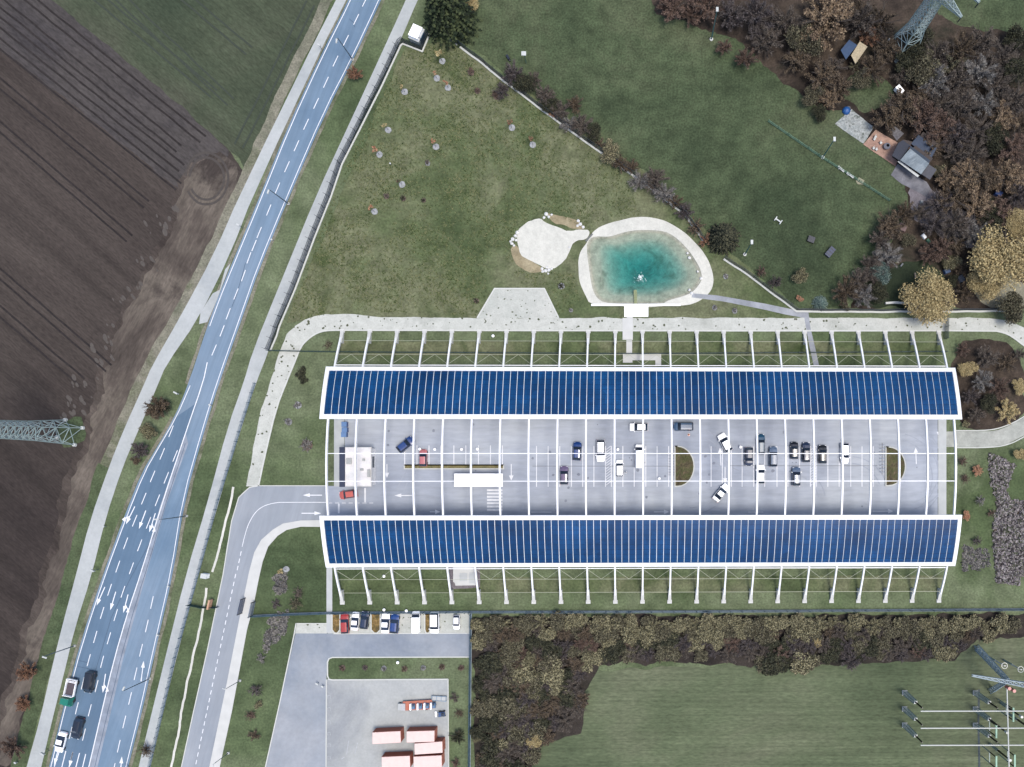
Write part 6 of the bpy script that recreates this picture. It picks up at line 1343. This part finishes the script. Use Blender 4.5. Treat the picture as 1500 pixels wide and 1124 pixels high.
for a in [((593,135),'gold','pale yellow sapling on a white disc, leftmost in the upper meadow'),((569,191),'gold','slim yellowish sapling on a white disc near the foot path fence'),((556,227),'orange','orange-yellow sapling on a white disc, below the slim yellowish one'),((640,115),'orange','orange sapling on a white disc, upper one of a close pair'),((656.5,129),'orange','orange sapling on a white disc, lower one of a close pair'),((648,90),'gold','pale sapling on a dark-edged disc nearest the transformer hut'),((639,215.5),'orange','orange round sapling on a white disc in the upper middle of the meadow'),((589,270.5),'brown','faint brown sapling on a white disc in the middle of the meadow'),((750,187.5),'rust','red-orange sapling on a white disc nearest the diagonal fence'),((780.6,212.4),'rust','thin rusty sapling on a white disc, second along the diagonal fence'),((548.7,310.4),'orange','orange sapling on a white disc, lowest on the left of the meadow'),((419.5,834),'gold','pale yellow sapling on the grass inside the access road bend')]:
    sapling(*a[0], a[1], a[2], k=rt.uniform(.85,1.2))
for (x, y), c, lb, r_, dk in [((626.5,239.5),'grey','bare grey sapling alone below the orange round sapling',.8,False),((566.5,288),'grey','bare sapling in the lower meadow, left of two like it',.85,True),((591,291.5),'dark','dark bare sapling in the lower meadow, middle one of three',.85,True),((621,294),'dark','dark bare sapling in the lower meadow, right of two like it',.7,True),((690,106.5),'red','reddish bush in a dark disc, alone near the top of the diagonal fence',1.1,True),((700,134),'red','reddish bush in a dark disc, left one of the close pair by the fence',.9,True),((727.5,141),'red','dark red bush in a dark disc touching the diagonal fence shade',1.2,True),((698,441),'dark','dark green small bush left of the gravel plaza',.8,True),((822.5,419.5),'dark','grey-green small bush between plaza and pond',1.0,False),((836.5,455),'ash','small bush with a white stone between plaza and pond wall',.6,False),((1063,405.5),'ash','bare sapling on a pale disc right of the pond shore',.8,False),((1046.7,451),'ash','bare sapling on a pale disc below the side path, left one',.8,False),((1076,456),'ash','bare sapling on a pale disc below the side path, right one',.8,False),((437,594),'ash','bare sapling on a pale disc, uppermost on the west lawn of the carport',1.1,False),((423,618),'ash','bare sapling on a pale disc, middle one on the west lawn of the carport',1.1,False),((450,652.5),'ash','bare sapling on a wide brown disc, lowest on the west lawn',1.7,True),((502,978.4),'red','pinkish bare sapling, first in the strip below the service road',.9,True),((535,978),'purple','dark bare sapling, second in the strip below the service road',.8,True),((562.6,979),'ash','grey bare sapling, third in the strip below the service road',.8,False),((593,979.7),'brown','tan bare sapling in the middle of the strip below the service road',.9,True),((620.4,978.4),'ash','grey bare sapling right of the tan one in the strip',.8,False),((647.6,977),'brown','dark brown sapling, last but one in the strip below the service road',.9,True),((676,978.4),'red','pinkish bare sapling, last in the strip by the yard fence',.9,True)]:
    sapling(x, y, c, lb, r_, r_*.95, True, True, dk)
# beds of low shrubs on the west lawn and by the road
for x, y, r_, k, c, lb in [(410,862,12,'twig','ash','grey low shrub bed, upper one left of the lower legs'),(404,885,9,'twig','purple','purplish low shrub at the west lawn fence'),(432,885,12,'twig','olive','olive low shrub patch near the pale walk'),(437,868,9,'twig','grey','grey low shrub patch nearest the pale walk'),(382,965,9,'twig','ash','pale twiggy shrub on the slope left of the service road, upper'),(374,1012,12,'twig','purple','purple twiggy shrub on the slope left of the service road, middle'),(380,1032,8,'shrub','lime','yellowish shrub on the slope left of the service road'),(372,1078,11,'twig','brown','brown twiggy shrub on the lower slope left of the service road'),(392,930,8,'twig','ash','pale shrub just below the dark fence, left of the service road'),(366,1048,9,'twig','red','reddish twiggy shrub beside the wide pavement'),(440,545,10,'shrub','dark','dark green ivy bush left of the upper roof corner'),(444,556,8,'shrub','dark','small dark ivy bush left of the upper roof corner'),(480,506,8,'twig','olive','straggly bush at the first upper leg'),(666,1022,9,'twig','grey','grey twiggy bush right of the storage yard, upper'),(670,1080,13,'bare','dark','dark bare bush right of the storage yard, middle'),(672,1045,8,'twig','brown','brown twiggy bush right of the storage yard'),(668,1118,9,'twig','red','reddish bush right of the storage yard at the bottom edge')]:
    T(x, y, r_, k, c, lb, None, 'shrub', 'shrub', hk=.6)
# --- heather: nobody could count it
def tufts(name, polys, n, cols, label, seed, hmin=.2, hmax=.55, ls=.16):
    r_ = random.Random(seed); mb = MB(); V = []; Fc = []; P = polys; xs = [p[0] for q in P for p in q]; ys = [p[1] for q in P for p in q]; k = 0
    while k < n:
        x, y = r_.uniform(min(xs), max(xs)), r_.uniform(min(ys), max(ys))
        if not any(inpoly(x, y, q) for q in P): continue
        k += 1; c0 = G(x, y); rr_ = r_.uniform(.3,.6); hh = r_.uniform(hmin,hmax)
        for i in range(26):
            d = Vector((r_.gauss(0,1), r_.gauss(0,1), abs(r_.gauss(0,1)))).normalized(); c = c0+Vector((d.x*rr_, d.y*rr_, d.z*hh+.05)); nn = Vector((r_.gauss(0,1), r_.gauss(0,1), 1.2)).normalized(); u = nn.orthogonal().normalized(); v = nn.cross(u); s_ = ls*r_.uniform(.5,1.2); b0 = len(V); V += [c+u*s_, c+v*s_, c-u*s_, c-v*s_]; Fc.append((b0,b0+1,b0+2,b0+3))
    mb.add(V, Fc); o = mb.build(name, cols); tag(o, label, None, None, 'stuff'); return o
LM['heather'] = leafmat('heather_leaves', [C(92,88,92), C(160,153,163), C(204,198,206), C(104,112,92)])
structure('heather_soil', MB().sheet(rough(GP([(1449,664),(1484,682),(1478,700),(1472,718),(1480,735),(1500,735),(1540,740),(1540,838),(1497,840),(1490,856),(1460,850),(1455,775),(1462,742),(1452,702)]), .2, .6), .06), M_litter)
tufts('heather', [[(1449,664),(1484,682),(1478,700),(1472,718),(1480,735),(1505,735),(1505,838),(1497,840),(1490,856),(1460,850),(1455,775),(1462,742),(1452,702)]], 1000, LM['heather'], 'purple-grey heather carpet right of the carport', 5, ls=.26)
tufts('ground_cover', [[(1412,800),(1448,806),(1448,832),(1408,836)],[(402,845),(420,838),(418,870),(404,868)],[(395,905),(425,890),(418,925),(385,960)]], 260, LM['ash'], 'grey-green ground cover patches on the lawns', 6, .1, .3)
# rough grass and weeds: small tufts over the meadow, verges and gardens
LM['grasstuft'] = leafmat('grass_tufts', [C(74,92,56), C(106,120,80), C(140,142,108)])
def grass(polys, n, seed, col):
    r_ = random.Random(seed); V = []; Fc = []; xs = [p[0] for q in polys for p in q]; ys = [p[1] for q in polys for p in q]; k = 0
    while k < n:
        x, y = r_.uniform(min(xs), max(xs)), r_.uniform(min(ys), max(ys))
        if not any(inpoly(x, y, q) for q in polys): continue
        k += 1; c0 = G(x, y); 
        if mn.noise(Vector((c0.x*.12, c0.y*.12, 3))) < r_.uniform(-.5,.3): continue
        for i in range(5):
            a = r_.uniform(0,6.28); l_ = r_.uniform(.1,.32); w_2 = Vector((-math.sin(a), math.cos(a), 0))*r_.uniform(.04,.1); q = c0+Vector((r_.uniform(-.2,.2), r_.uniform(-.2,.2), .03)); b0 = len(V); V += [q-w_2, q+w_2, q+Vector((math.cos(a)*l_, math.sin(a)*l_, r_.uniform(.06,.2)))]; Fc.append((b0,b0+1,b0+2))
    mb = MB(); mb.add(V, Fc); o = mb.build('grass_tufts', col); tag(o, 'rough grass tufts scattered over the meadow', None, None, 'stuff')
MEADP = [(592,75),(655,62),(760,135),(895,225),(940,315),(900,318),(860,335),(800,310),(755,335),(750,395),(840,400),(850,440),(820,462),(800,420),(722,420),(698,462),(500,455),(425,475),(405,508),(440,420),(500,260)]
grass([MEADP], 16000, 3, LM['grasstuft'])

# tell look-alikes apart by their order
same = {}
for o in bpy.data.objects:
    if o.get('label') and o.get('group') and o.get('category') in ('bush', 'tree'): same.setdefault(o['label'], []).append(o)
for lb, os_ in same.items():
    if len(os_) < 2 or len(os_) > 4: continue
    os_.sort(key=lambda o: o.location.x); w_ = {2: ['left one', 'right one'], 3: ['left one', 'middle one', 'right one'], 4: ['leftmost', 'second from left', 'third from left', 'rightmost']}[len(os_)]
    for o, q in zip(os_, w_): o['label'] = lb+', '+q
